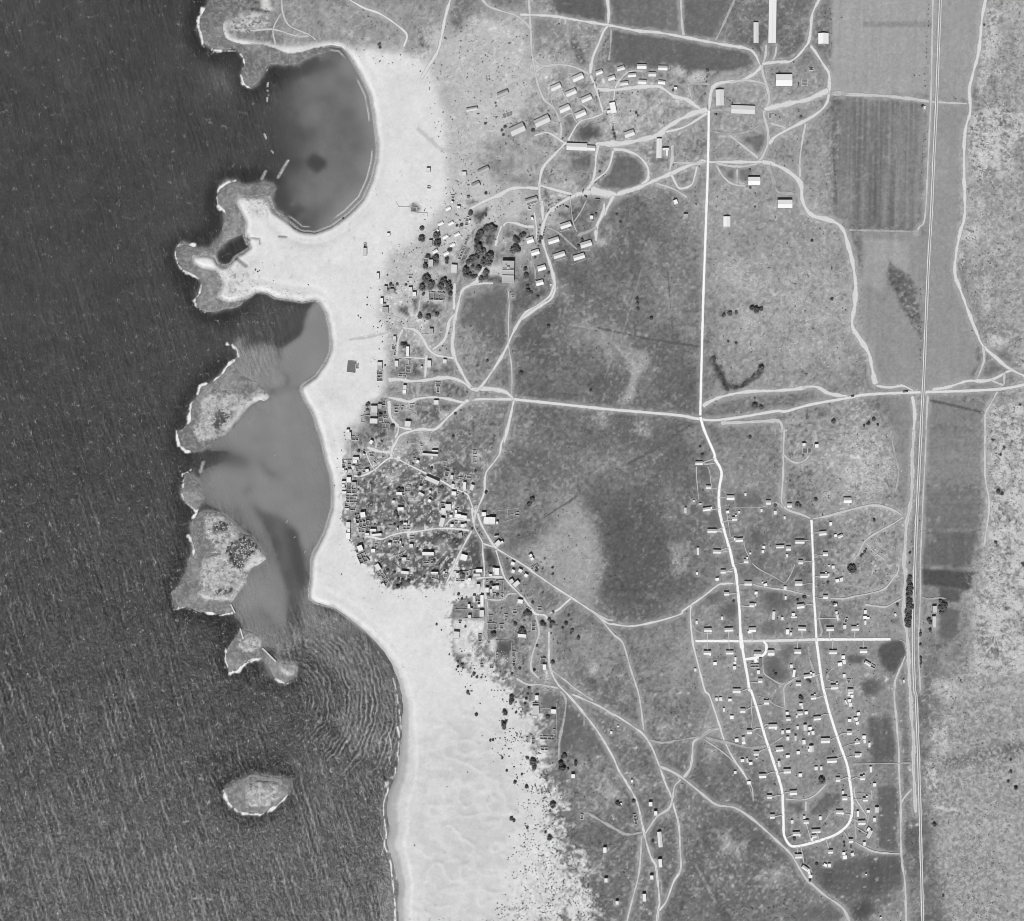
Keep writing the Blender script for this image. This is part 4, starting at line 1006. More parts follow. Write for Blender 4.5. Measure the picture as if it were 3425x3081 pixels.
track = bpy.data.objects.new("railway_track", None); COL.objects.link(track); track.location = (wx(RP[len(RP)//2, 0]), wy(RP[len(RP)//2, 1]), 0)
track['label'] = "straight railway line running from top to bottom near the right edge"; track['category'] = "railway track"
def child(name, me, parent, mat=None):
    o = bpy.data.objects.new(name, me); COL.objects.link(o); o.parent = parent
    o.matrix_parent_inverse = parent.matrix_world.inverted() if False else Matrix.Translation(-parent.location)
    return o
for off in (-1.2, 1.2):
    child("rail", strip_box(RP, off, 0.12, 0.22, 0.42, "rail", m_rail), track)
for off in (-3.3, 2.9):
    child("ballast_shoulder", strip_box(RP, off, 1.15, -0.1, 0.16, "ballast_shoulder", m_bal), track)
V = []; F = []
cum = np.concatenate([[0], np.cumsum(np.linalg.norm(np.diff(RP, axis=0), axis=1))])
for s_ in np.arange(0, cum[-1], 2.0):
    i = min(int(np.searchsorted(cum, s_)), len(RP) - 1)
    p = np.array([np.interp(s_, cum, RP[:, 0]), np.interp(s_, cum, RP[:, 1])]); dv = dd_[i] * 0.35; nv = nn_[i] * 2.1
    b0 = len(V)
    for z in (0.05, 0.2):
        for sx, sy in ((-1, -1), (1, -1), (1, 1), (-1, 1)):
            q = p + sx * nv + sy * dv; V.append((wx(q[0]), wy(q[1]), zr[i] + z))
    F += [(b0+4, b0+5, b0+6, b0+7), (b0, b0+1, b0+5, b0+4), (b0+1, b0+2, b0+6, b0+5), (b0+2, b0+3, b0+7, b0+6), (b0+3, b0, b0+4, b0+7)]
me = bpy.data.meshes.new("sleepers"); me.from_pydata(V, [], F); me.materials.append(m_sleep)
so_ = child("sleepers", me, track); so_['kind'] = 'stuff'
# ------------------------------------------------------------------ labels: every thing is found from a landmark of the place
LMK = [("o 1383,826", "crossroads of main road"), ("o 1396,322", "straight road's upper end"), ("o 1394,560", "straight road's middle"), ("o 1462,1266", "white lanes' left crossroads"), ("o 1611,1266", "white lanes' right crossroads"),
       ("o 1602,1028", "right white lane's tip"), ("o 1420,935", "bend in left lane"), ("o 1440,1090", "left white lane's middle"), ("o 1606,1150", "right white lane's middle"), ("o 1490,1400", "white loop's left arm"),
       ("o 1638,1400", "white loop's right arm"), ("o 1530,1530", "loop's lower left arm"), ("o 1672,1540", "loop's lower right arm"), ("o 1560,1665", "loop's lower left corner"), ("o 1668,1620", "loop's lower right bend"),
       ("o 940,1030", "many-armed village junction"), ("o 940,775", "fork above the village"), ("o 785,890", "white patch between lanes"), ("o 672,1000", "narrow village beach"), ("o 850,945", "long lane-side warehouse"),
       ("o 845,1090", "long white southern house"), ("o 775,1150", "ruins' southern tip"), ("o 915,1165", "sandy inlet below village"), ("o 1085,1215", "small fork by thickets"), ("o 1004,535", "large courtyard school"),
       ("o 865,588", "roofless walled compound"), ("o 948,490", "grove beside the school"), ("o 880,465", "white tent-hut camp"), ("o 1083,500", "curved lane through barracks"), ("o 1185,385", "dusty square with bus"),
       ("o 1140,290", "long hall with annex"), ("o 1135,195", "cluster of tilted barracks"), ("o 1260,155", "barracks under upper field"), ("o 1052,260", "lone tree between barracks"), ("o 1545,160", "shed by dirt junction"),
       ("o 1520,60", "very long white shed"), ("o 1520,385", "two right-hand sheds"), ("o 830,330", "sand by upper bay"), ("o 790,700", "gardens on beach edge"), ("o 1065,1400", "walled dune-edge plots"),
       ("o 1290,1600", "pale winding track"), ("o 1795,1180", "tree belt along railway"), ("o 1725,1264", "white cross lane's end"), ("o 1592,880", "small upper farmyard"), ("o 1815,772", "railway level crossing"),
       ("o 1290,1740", "pale track's lower end"), ("o 1490,730", "L-shaped hedge"), ("o 1000,1440", "thickets on the dunes"), ("o 1262,1400", "lower plain's track meeting"), ("o 1345,1540", "four-way track crossing"),
       ("o 1845,210", "upper field crossing"), ("o 1890,450", "winding road by hills"), ("o 1640,220", "field corner with tracks"), ("o 1550,1830", "frame's bottom edge"), ("o 750,570", "beach huts below headland"), ("o 1060,1540", "scrubby dune margin"),
       ("o 560,1100", "biggest island"), ("o 440,820", "upper island"), ("o 1210,200", "white L-shaped building"), ("o 1120,1080", "lone twin white houses"), ("o 1850,1215", "two railway-side houses"), ("o 1258,600", "open plain's tree trio")]
LMK = [(pts(a)[0], b) for a, b in LMK]
DIRS = ["right", "upper right", "above", "upper left", "left", "lower left", "below", "lower right"]
ORD = ["nearest", "second", "third", "fourth", "fifth", "sixth", "seventh", "eighth", "ninth", "tenth", "eleventh", "twelfth", "thirteenth", "fourteenth", "fifteenth", "sixteenth", "seventeenth", "eighteenth", "nineteenth", "twentieth"]
TODO = []        # (object, look phrase, category, survey position, group)
def register(o, look, cat, p, group=None):
    TODO.append((o, look, cat, p, group))
def write_labels():
    buckets = {}
    for e in TODO:
        p = e[3]
        d = [math.hypot(p[0] - q[0][0], p[1] - q[0][1]) for q in LMK]
        i = int(np.argmin(d)); q = LMK[i][0]
        k = int(round(math.degrees(math.atan2(-(p[1] - q[1]), p[0] - q[0])) / 45.0)) % 8
        buckets.setdefault((e[2], i, k), []).append((d[i], e))
    for (cat, i, k), L in buckets.items():
        L.sort(key=lambda t: t[0])
        same = {}
        for dist, e in L: same[e[1]] = same.get(e[1], 0) + 1
        seen = {}
        for n, (dist, e) in enumerate(L):
            o, look = e[0], e[1]
            dr = DIRS[k]
            where = {"above": "above the", "below": "below the"}.get(dr, dr + " of the")
            m = seen.get(look, 0); seen[look] = m + 1
            noun = cat.split()[-1]
            if same[look] == 1: lab = f"{look} {where} {LMK[i][1]}"
            else: lab = f"{look}, {ORD[min(m, 19)]} of them out, {where} {LMK[i][1]}" if m else f"{look}, nearest of them, {where} {LMK[i][1]}"
            if len(lab.split()) > 16: print("LONG LABEL", lab)
            o['label'] = lab; o['category'] = cat
            if e[4]: o['group'] = e[4]

def empty(name, p, z=None, rot=0.0):
    o = bpy.data.objects.new(name, None); COL.objects.link(o)
    o.empty_display_size = 0.5
    o.location = (wx(p[0]), wy(p[1]), float(gz(p[0], p[1])) - 0.05 if z is None else z)
    o.rotation_euler = (0, 0, rot)
    return o
def part(name, me, parent, loc=(0, 0, 0), rz=0.0, sc=None):
    o = bpy.data.objects.new(name, me); COL.objects.link(o); o.parent = parent
    o.location = loc; o.rotation_euler = (0, 0, rz)
    if sc: o.scale = sc
    return o
def mesh(name, V, F, mat, smooth=False):
    me = bpy.data.meshes.new(name); me.from_pydata(V, [], F); me.materials.append(mat)
    if smooth: me.polygons.foreach_set('use_smooth', [True] * len(F))
    me.update(); return me
def box(V, F, x0, x1, y0, y1, z0, z1, bottom=False):
    b = len(V)
    V += [(x0, y0, z0), (x1, y0, z0), (x1, y1, z0), (x0, y1, z0), (x0, y0, z1), (x1, y0, z1), (x1, y1, z1), (x0, y1, z1)]
    F += [(b+4, b+5, b+6, b+7), (b, b+1, b+5, b+4), (b+1, b+2, b+6, b+5), (b+2, b+3, b+7, b+6), (b+3, b, b+4, b+7)]
    if bottom: F.append((b, b+3, b+2, b+1))

# ------------------------------------------------------------------ building materials
RT = {'w': plain_mat("white_roof", 244, 0.08, 1.2, 0.8, 0.05), 'p': plain_mat("pale_roof", 226, 0.12, 1.5, 0.85, 0.07), 'm': plain_mat("weathered_roof", 206, 0.16, 1.5, 0.9, 0.08),
      'g': plain_mat("grey_roof", 182, 0.18, 1.5, 0.9, 0.1), 'd': plain_mat("dark_roof", 122, 0.2, 1.5, 0.9, 0.1)}
M_WALL = plain_mat("limewashed_wall", 205, 0.2, 1.5, 0.9, 0.1)
M_WALLD = plain_mat("plank_wall", 140, 0.25, 1.2, 0.9, 0.12)
M_STONE = plain_mat("limestone_masonry", 188, 0.35, 1.0, 0.95, 0.15)
M_STONEP = plain_mat("pale_masonry", 214, 0.3, 1.2, 0.95, 0.1)
M_EARTH = plain_mat("earth_floor", 128, 0.4, 1.5, 0.95, 0.2)
M_DOOR = plain_mat("door_wood", 80, 0.2, 1.0); M_GLASS = plain_mat("window_dark", 45, 0.1, 1.0, 0.3, 0.05, 0.5)
M_TRIM = plain_mat("trim_white", 225, 0.1, 1.0); M_RUB = plain_mat("rubble_stone", 222, 0.3, 2.0, 0.95, 0.15)

CACHE = {}
def cached(key, fn):
    if key not in CACHE: CACHE[key] = fn()
    return CACHE[key]
q_ = lambda v: round(v * 2) / 2
def me_door(): V = []; F = []; box(V, F, -0.5, 0.5, -0.06, 0.06, 0, 2.0); return mesh("door", V, F, M_DOOR)
def me_window(): V = []; F = []; box(V, F, -0.5, 0.5, -0.05, 0.05, 0, 1.0); return mesh("window", V, F, M_GLASS)
def openings(root, L, W, h, n):
    """door and windows on the two long walls (along local x)"""
    dm = cached('door', me_door); wm = cached('win', me_window)
    if h > 2.2:
        part("door", dm, root, (L * 0.08, -W / 2 - 0.02, 0.1))
        for i in range(n):
            x = -L / 2 + L * (i + 0.5) / n
            for sgn in (-1, 1):
                if sgn < 0 and abs(x - L * 0.08) < 1.2: continue
                part("window", wm, root, (x, sgn * (W / 2 + 0.015), h * 0.4))

def gable(p, L, W, rot, name, look, cat, group, tone='p', eave=2.8, rise=None, wall=M_WALL, ridge=True):
    """walls with gable ends, two roof slopes with overhang, ridge cap"""
    L, W = q_(L), max(2.0, q_(W)); rise = rise or W * 0.2
    root = empty(name, p, rot=rot)
    l, w = L / 2 - 0.35, W / 2 - 0.35
    def mw():
        k = rise * (w / (W / 2))
        V = [(-l, -w, -.6), (l, -w, -.6), (l, w, -.6), (-l, w, -.6), (-l, -w, eave), (l, -w, eave), (l, w, eave), (-l, w, eave), (-l, 0, eave + k), (l, 0, eave + k)]
        F = [(0, 1, 5, 4), (2, 3, 7, 6), (1, 2, 6, 9, 5), (3, 0, 4, 8, 7)]
        return mesh("wall", V, F, wall)
    part("wall", cached(('gw', L, W, eave, rise, wall.name), mw), root)
    def ms():
        th = 0.14; V = []; F = []
        for x in (-L/2, L/2):
            V += [(x, -W/2, eave - 0.02), (x, -0.02, eave + rise), (x, -0.02, eave + rise + th), (x, -W/2, eave - 0.02 + th)]
        F = [(3, 7, 6, 2), (0, 1, 5, 4), (0, 4, 7, 3), (1, 2, 6, 5), (0, 3, 2, 1), (4, 5, 6, 7)]
        return mesh("roof_slope", V, F, RT[tone])
    m = cached(('gs', L, W, eave, rise, tone), ms)
    part("roof_slope", m, root); part("roof_slope", m, root, rz=math.pi)
    if ridge:
        def mr():
            V = []; F = []; box(V, F, -L/2, L/2, -0.16, 0.16, eave + rise + 0.06, eave + rise + 0.22); return mesh("ridge_cap", V, F, RT['m'])
        part("ridge_cap", cached(('gr', L, eave, rise), mr), root)
    openings(root, 2*l, 2*w, eave, max(1, int(L // 4.5)))
    register(root, look, cat, p, group)
    return root

def lean_to(p, L, W, rot, name, look, cat, group, tone='w', h=2.2, wall=M_WALLD):
    """small shed with a single pitched roof"""
    L, W = q_(L), max(1.5, q_(W)); root = empty(name, p, rot=rot); l, w = L/2 - 0.15, W/2 - 0.15
    def mw():
        V = [(-l, -w, -.5), (l, -w, -.5), (l, w, -.5), (-l, w, -.5), (-l, -w, h - .25), (l, -w, h - .25), (l, w, h + .25), (-l, w, h + .25)]
        return mesh("wall", V, [(0, 1, 5, 4), (1, 2, 6, 5), (2, 3, 7, 6), (3, 0, 4, 7)], wall)
    part("wall", cached(('lw', L, W, h), mw), root)
    def mr():
        V = [(-L/2, -W/2, h - .28), (L/2, -W/2, h - .28), (L/2, W/2, h + .28), (-L/2, W/2, h + .28)]; V += [(a, b, c + .12) for a, b, c in V]
        return mesh("roof", V, [(4, 5, 6, 7), (3, 2, 1, 0), (0, 1, 5, 4), (1, 2, 6, 5), (2, 3, 7, 6), (3, 0, 4, 7)], RT[tone])
    part("roof", cached(('lr', L, W, h, tone), mr), root)
    part("door", cached('door', me_door), root, (0, -w - 0.02, 0), sc=(0.8, 1, min(1.0, (h - .4) / 2.0)))
    register(root, look, cat, p, group)
    return root

def flat(p, L, W, rot, name, look, cat, group, tone='p', h=4.0, stair=False):
    """stone house: walls, flat roof sunk behind a parapet"""
    L, W = q_(L), max(2.0, q_(W)); root = empty(name, p, rot=rot); l, w = L/2, W/2; tk = 0.35
    def mw():
        V = [(-l, -w, -.8), (l, -w, -.8), (l, w, -.8), (-l, w, -.8), (-l, -w, h), (l, -w, h), (l, w, h), (-l, w, h)]
        return mesh("wall", V, [(0, 1, 5, 4), (1, 2, 6, 5), (2, 3, 7, 6), (3, 0, 4, 7)], M_STONE)
    part("wall", cached(('fw', L, W, h), mw), root)
    def mp():
        V = []; F = []; z0, z1 = h, h + 0.45
        box(V, F, -l - .06, l + .06, -w - .06, -w + tk, z0, z1, True); box(V, F, -l - .06, l + .06, w - tk, w + .06, z0, z1, True)
        box(V, F, -l - .06, -l + tk, -w + tk, w - tk, z0, z1, True); box(V, F, l - tk, l + .06, -w + tk, w - tk, z0, z1, True)
        return mesh("parapet", V, F, M_STONEP)
    part("parapet", cached(('fp', L, W, h), mp), root)
    def mr():
        V = [(-l + .01, -w + .01, h + .1), (l - .01, -w + .01, h + .1), (l - .01, w - .01, h + .1), (-l + .01, w - .01, h + .1)]
        V[0:0] = []; return mesh("roof", V, [(0, 1, 2, 3)], RT[tone])
    part("roof", cached(('fr', L, W, h, tone), mr), root)
    openings(root, L, W, h, max(1, int(L // 5)))
    register(root, look, cat, p, group)
    return root

def ruin(p, L, W, rot, name, look, cat, group, h=2.6, parts_=None, seed=0, floor=True):
    """roofless walls of uneven height, broken here and there, with cross walls"""
    R = random.Random(seed); root = empty(name, p, rot=rot); tk = 0.42
    def wall(ax, c, a, b):
        V = []; F = []; x = a
        while x < b - 0.05:
            e = min(b, x + R.uniform(1.2, 3.0)); hh = h * R.choice((1, 0.95, 0.9, 0.75, 0.5, 0.2, 1.0))
            if ax == 0: box(V, F, x, e, c - tk, c + tk, -.4, hh)
            else: box(V, F, c - tk, c + tk, x, e, -.4, hh)
            x = e + 0.002
        part("wall", mesh("wall", V, F, M_STONEP), root)
    l, w = L/2 - tk, W/2 - tk
    wall(0, -w, -l - tk, l + tk); wall(0, w, -l - tk, l + tk); wall(1, -l, -w + tk + .01, w - tk - .01); wall(1, l, -w + tk + .01, w - tk - .01)
    nx = int(L // 6.5) if parts_ is None else parts_[0]; ny = int(W // 6.5) if parts_ is None else parts_[1]
    for i in range(1, nx + 1 if parts_ else max(nx, 1)):
        c = -l + 2*l * i / ((nx if parts_ is None else nx + 1)); wall(1, c + R.uniform(-.3, .3), -w + tk + .01, w - tk - .01)
    for i in range(1, ny + 1 if parts_ else max(ny, 1)):
        c = -w + 2*w * i / ((ny if parts_ is None else ny + 1)); wall(0, c + R.uniform(-.3, .3), -l + tk + .02, l - tk - .02)
    if floor:
        V = [(-l, -w, .12), (l, -w, .12), (l, w, .12), (-l, w, .12)]
        part("floor", mesh("floor", V, [(0, 1, 2, 3)], M_EARTH), root)
    register(root, look, cat, p, group)
    return root

WORD = {'w': 'white', 'p': 'pale', 'm': 'off-white', 'g': 'grey', 'd': 'dark'}
def szw(a): return "tiny " if a < 14 else ("small " if a < 45 else ("big " if a > 190 else ""))
NB = [0]
def build(sheet, spec, kind, tone):
    sh = SH[sheet]
    for e in spec.split():
        k, tn, h = kind, tone, None
        f = e.split(',')
        x, y, dx, dy = map(float, f[:4]); a = float(f[4]) if len(f) > 4 and f[4] else 0.0
        if len(f) > 5 and f[5]: k = f[5]
        if len(f) > 6 and f[6]: tn = f[6]
        if len(f) > 7: h = float(f[7])
        m = sh[2] * MPP; L, W = dx * m, dy * m; rot = math.radians(a)
        if k in 'gbst' or k == 'a':
            if W > L: L, W = W, L; rot += math.pi / 2
        p = (sh[0] + x * sh[2], sh[1] + y * sh[2]); NB[0] += 1
        if k == 'a':      # houses of the new settlement: large ones gabled, small ones sheds
            k = 'g' if L > 9.0 else 'o'
        A = L * W; s = szw(A)
        if k == 'g': gable(p, L, W, rot, "farm_house", f"{s}white gable-roofed house", "house", "gabled houses along the white lanes", 'p', h or 3.3)
        elif k == 'o': lean_to(p, L, W, rot, "farm_shed", f"{s}white shed", "shed", "sheds in the farm plots", 'w' if tn == 'a' else tn, h or 2.7)
        elif k == 'b': gable(p, L, W, rot, "barrack_hut", f"{s}{WORD[tn]} gabled barrack", "barrack", "gabled barracks of the camp", tn, h or 3.4, wall=M_WALLD)
        elif k == 't': gable(p, L, W, rot, "tent_hut", "white tent-like hut on sand", "hut", "white tent huts on the sand", 'w', h or 2.0, W * 0.16, ridge=False)
        elif k == 's': gable(p, L, W, rot, "farm_shed", f"{s}{WORD[tn]} roofed shed", "shed", None, tn, h or 4.6, W * 0.08, wall=M_WALLD)
        elif k == 'f': flat(p, L, W, rot, "stone_house", f"{s}{WORD[tn]} flat-roofed house", "stone house", "flat-roofed stone houses of the village", tn, h or 4.6)
        elif k == 'r': ruin(p, L, W, rot, "ruined_house", f"{s}roofless stone ruin", "ruin", "roofless ruins of the village", h or 2.6, None, NB[0])

build('A', "1343,668,96,50,24 1157,748,90,46,24 1286,796,92,46,24 1415,846,92,46,24 1232,930,95,50,24 1366,976,95,48,24 1522,625,62,36,22 1627,673,62,36,18 1705,592,65,36,17 1882,575,80,40,0 1800,648,70,34,6 1735,718,68,34,6 1887,705,70,36,-2 1970,642,64,36,0", 'b', 'p')
build('A', "1042,1034,132,66,25,b,m 834,1104,128,76,25,b,m 712,802,95,40,24,b,g 452,934,95,32,10,b,m 548,1447,100,40,25,b,g 485,1572,70,46,25,b,g 1777,1142,86,50,20 1335,1252,172,62,-2,s,p,4.5 1457,1262,70,42,-3", 'b', 'p')
build('A', "1640,925,48,92,12,f,w 1607,958,36,26,10,f,w 85,1447,32,34,0,f,p 385,1480,36,36,0,f,p 770,970,125,45,18,r,p,0.5 90,1592,34,22,-10,r", 'f', 'p')
build('B', "38,588,78,40,-1,b 28,710,60,32,-5,b,w 145,760,26,22,0,f,w 822,292,42,172,0,s,p,4 960,180,63,400,-1,s,w,4 1388,342,86,90,0,s,w,4.2 1055,694,138,100,0,s,w,5.5 517,840,70,134,2,s,p,5 712,940,200,70,-2,s,p,4 805,1542,102,68,0,s,w,5.5 1062,1737,124,70,0,s,w,7 145,1718,34,38,20,f,w 6,1266,44,165,-1,s,p,4.5 62,1272,54,18,0,f,w 72,1305,18,50,0,f,w 1235,705,52,56,0,r,p,0.7 1288,598,36,22,0,r 945,985,30,50,0,r,p,0.6", 's', 'p')
build('W', "663,526,9,15,0,f,w,3", 'f', 'w')
build('o', "1434,440,14,20,0,s,w,4.2 1353,428,8,6,0,f,g", 's', 'w')
build('C', "1210,325,75,40,30 1108,528,80,42,27 1247,523,76,40,27 1048,632,78,40,28 1170,706,76,42,28 1328,674,78,42,28 1265,815,76,44,28 1034,903,76,40,28 1183,930,78,44,27", 't', 'w')
build('C', "1352,310,46,34,-5,f,w 1275,190,46,100,0,r 1268,245,30,30,0,f,w 405,682,42,45,0,f,w 748,335,78,72,-5,r 975,792,48,76,0,f,g 1480,180,42,22,0,f,d 1465,495,50,112,-3,r 1500,505,28,36,-15,f,w 90,910,46,100,0,f,m 88,822,40,60,0,r 1463,755,44,130,-24,r 1395,930,48,180,-24,r 1290,1140,78,112,-4,f,p,5 980,1062,60,90,0,f,m,5 915,1060,70,130,0,r 262,1240,42,80,0,f,p 365,1412,46,82,-8,f,g 452,1440,50,60,0,f,g 700,1247,50,46,0,r 702,1417,50,58,0,f,p 755,1482,50,60,0,f,w 315,1577,42,85,0,f,w 350,1622,40,22,0,f,g 365,1692,82,70,0,f,g", 'f', 'p')
ruin(pts("C 1055,1510")[0], 216*SH['C'][2]*MPP, 104*SH['C'][2]*MPP, math.radians(-2), "walled_compound", "large roofless walled compound", "ruin", None, 4.2, (2, 0), 501)
build('D', "512,207,165,54,17,b,g 523,245,150,40,17,r,p,0.6 485,312,36,46,5,r 525,465,34,44,15,f,w 975,552,150,72,18 812,757,150,72,18 890,952,160,66,18 1155,977,155,72,17 1250,807,155,76,17 495,752,95,76,17,b,w 565,917,110,66,17,b,w 652,1127,110,66,17,b,w 625,1327,100,66,15,b,w 1325,447,40,48,-3,f,w 985,324,52,28,-30,f,g 380,1105,26,42,0,r 265,1503,42,32,0,r", 'b', 'p')
def school():
    p = pts("D 200,1180")[0]; m = SH['D'][2] * MPP; L, W = 162*m, 285*m
    r = flat(p, L, W, math.radians(-1), "school_block", "large tall block with cross parapets", "school", None, 'g', 9.0)
    for i, yy in enumerate((-0.2, 0.06, 0.12)):
        V = []; F = []; box(V, F, -L/2 + .5, L/2 - .5, W*yy - .3, W*yy + .3, 9.1, 11.6); part("cross_parapet", mesh("cross_parapet", V, F, M_STONEP), r)
    V = []; F = []; box(V, F, -3, 3, W*0.1, W*0.1 + 5.0, 9.11, 12.4); part("stair_house", mesh("stair_house", V, F, M_WALL), r)
    V = []; F = []; box(V, F, -5.0, -3.4, W*0.3, W*0.3 + 1.6, 9.11, 10.8); part("roof_hatch", mesh("roof_hatch", V, F, M_DOOR), r)
school()
build('E', "110,717,120,160,-6,f,d,0.6 182,712,40,70,0,r 490,684,66,52,0 492,737,62,46,0,f,g 490,842,86,142,0,r 690,337,42,50,0 690,385,42,44,0,f,g 680,462,52,60,0,r 700,538,45,55,0,r 868,515,42,135,-1,f,w 718,680,50,80,0 875,747,72,90,-2,r 890,660,26,72,0,r 800,837,112,38,-4,r 1157,682,50,92,-2 1368,647,52,50,-5 1057,727,24,24,0,f,w 1187,242,50,66,0,f,g 830,1000,46,60,0 825,1060,50,52,0,f,w 1275,952,70,60,0,r 1278,1028,46,80,0,r 1253,1202,65,60,0 415,1292,90,90,0,f,m,5 410,1360,92,46,0,f,g 492,1252,50,60,0,f,g 540,1202,70,80,0,r 410,1452,106,66,-2,f,p,5 512,1432,66,56,0,r 572,1512,102,72,0,r 715,1292,62,92,0,r 790,1277,46,52,0,r 925,1250,60,52,0,r 870,1492,76,76,-4,f,p,5.5 375,1737,45,58,-30,f,w 62,1592,44,52,0,f,w 70,1655,70,100,0,f,p 160,1687,95,56,0,r 1055,1780,40,30,0,r 560,1400,60,40,0,r", 'f', 'p')
build('F', "465,677,105,50,0 450,732,74,58,0,f,w 422,832,45,72,0 270,762,80,130,0,r 355,772,78,150,0,r 545,832,62,72,0,r 482,852,50,82,0,r 655,880,60,50,15,f,w 598,882,60,60,10,r 603,612,34,30,-20,f,w 730,612,66,52,0,r 930,637,60,56,0,r 790,717,50,70,-30,r 248,862,46,42,0,f,w 300,892,40,40,0 362,892,68,62,0,f,m 345,1037,76,92,0,f,w 432,1102,80,50,-5,f,g 258,1077,72,40,0,f,p 248,1134,56,42,0,f,w 262,1185,60,36,0,f,p 264,1252,76,46,0,f,w 390,1192,160,150,0,r 390,1362,190,112,0,r 312,1532,70,42,0,f,p 310,1452,72,72,0,r 410,1530,100,50,0,r 1195,1267,100,50,-4,f,w 1268,1272,50,52,0,r 1098,1407,48,46,0,f,w 1220,1527,105,60,0,f,w,5 1797,548,106,26,-3,f,w 1715,614,260,36,-4,f,p 1748,663,34,44,0,f,p 1505,732,50,60,-25,f,w 1452,692,50,50,0,r 1750,1047,246,70,-24,f,p,5.5 1585,1002,62,72,-24,r 1550,1172,45,66,-24,f,p 1565,1277,95,46,-30,f,p 1715,1237,40,42,0,f,w 1722,1335,56,62,-30,r 1705,1390,56,52,-30,f,w 1870,1247,72,56,0,r 1430,1372,20,50,0,r 1345,1150,70,40,0,r 1340,1195,110,90,0,r", 'f', 'p')
build('G', "425,1555,78,90,-2 505,1500,98,110,-2 410,1452,70,52,0,r 480,932,76,92,-12,r 450,772,70,92,0,r 565,992,46,72,-8 585,1072,50,60,0,r 586,1132,50,56,0 450,1057,50,32,-25,r 780,1142,55,130,-2,f,w 905,1165,55,96,-17 600,1267,80,70,-4,f,w 662,1267,40,36,0,r 552,1650,50,50,0,f,w 665,1645,110,70,-8,f,w 768,1665,98,60,-8,f,w 635,1572,40,60,0,f,w 670,1502,62,32,0,r 398,1750,75,150,-15 1105,1617,75,70,-4,f,w 1145,1722,88,120,-4,f,w,4 1242,1722,110,120,-4,f,w,6 1330,1762,40,46,0,f,w 1665,1612,80,56,12,r 800,962,40,60,0,r 850,985,80,50,0,r 960,572,86,80,0,r 955,702,70,92,0,r 700,1010,140,36,10,r", 'f', 'p')
build('H', "585,110,86,92,8,f,w,6 540,172,170,150,10,r,p,5 605,262,190,90,12,r 530,377,50,62,0,r 590,372,56,70,0,r 658,367,66,80,0,r 757,369,106,48,0,f,w 655,437,66,44,0,f,w 815,447,168,44,5,f,w 335,282,76,96,0,f,p,5 345,372,50,68,0,f,w 332,465,80,108,-2,f,w,5.5 538,672,90,95,22,f,w,6 575,842,150,155,25,r,p,3.5 835,992,76,112,32 758,714,70,62,0,f,w 808,637,55,56,0,r 1035,602,60,50,0,f,w 1160,572,112,60,0,r 1215,572,26,52,0,f,w 1135,527,100,32,0,r 1410,502,80,56,0,r 1398,632,64,62,0,f,p 1250,647,26,26,0,f,w 1680,764,200,60,-1,f,w,5.5 1650,907,110,42,-4,r 1752,902,60,50,0,r 1278,857,76,60,0 1345,857,60,52,0,r 1290,1082,130,50,-6,f,w 1190,812,120,70,20,r 1300,260,62,36,0,f,w 1318,328,120,60,0,r 1040,292,60,22,0,r 1168,347,26,42,0,f,w 925,1142,72,72,30,r 970,1227,82,80,30,r 925,1297,60,70,30 850,1112,70,82,30,r 1790,1087,112,32,0,f,w 1800,1152,120,80,-8,r 1975,1132,62,72,0,r 1950,1077,28,28,0,f,w", 'f', 'p')
build('I', "315,292,55,52,0,f,w 383,244,58,48,0,r 490,292,62,52,0,f,w 542,285,36,60,0 458,452,55,86,12,f,g 515,827,110,100,-17,f,w,5 770,1052,110,60,0,f,w 735,1125,120,50,0 490,1122,100,112,0,r 405,1132,46,90,0 612,1202,50,56,0,f,w 455,1212,150,42,0,r 1072,1065,80,120,-3,f,w 1020,1035,36,70,0,f,w 965,1124,50,40,0,f,w 1340,932,66,60,-25,f,w 1345,1062,55,60,-18,f,w 1465,1052,66,60,-25,f,w 1562,1132,62,56,-30,f,w 1318,1227,66,66,30 1400,1272,115,70,40 1090,592,100,80,45 1160,572,42,42,40,f,w 1062,470,68,18,5,f,w 1640,797,56,50,35,f,w 1665,852,56,50,35,f,w 1740,982,62,62,35,r 1668,1007,52,52,35,r 755,1352,60,150,-3 905,1377,60,86,0,f,w 975,1397,46,72,0 1075,1337,60,72,0,f,w 1015,1332,56,50,0 1025,1457,60,52,0,r 1165,1472,46,72,0,r 908,1230,44,38,0,r 1072,1237,38,32,0,r 1465,1570,90,70,-8,f,w 740,1522,110,100,0,r,p,3.5 822,1560,56,200,0,f,w,5 688,1530,48,112,0,f,p,5 770,1642,46,50,0,f,w 818,1772,76,112,0 600,1652,42,76,0,f,w 645,1697,32,28,0 1375,1742,82,56,0,r 1600,1702,90,50,-25,r 1790,1692,62,52,0,r", 'f', 'p')
build('J', "408,207,36,42,0 645,222,40,72,0,r 815,217,36,76,0,r 660,312,102,72,0,r 765,317,48,56,0,r 260,412,66,80,-4,f,p,5 525,447,46,82,0,r 995,420,92,40,-6,f,w 1020,260,42,16,0,r 1128,314,50,102,0,r 1230,707,62,72,-10,r 1250,772,38,62,0,f,w 905,622,42,62,0,r 905,692,38,62,0,r 715,642,26,82,0,r 548,762,42,42,0,r 655,767,42,42,0,r 1162,1117,40,56,0,f,w 1150,1190,72,22,0,r 1150,1257,72,108,0,f,m,4.5 1140,1330,48,32,0,f,p 1350,1270,56,50,-4,f,w 1125,1587,42,102,0,r 1055,1592,24,62,0,r 1285,1572,172,38,-2,r 1358,1502,26,62,0,r 1250,1690,82,42,0,r 300,268,36,30,0,r", 'f', 'p')
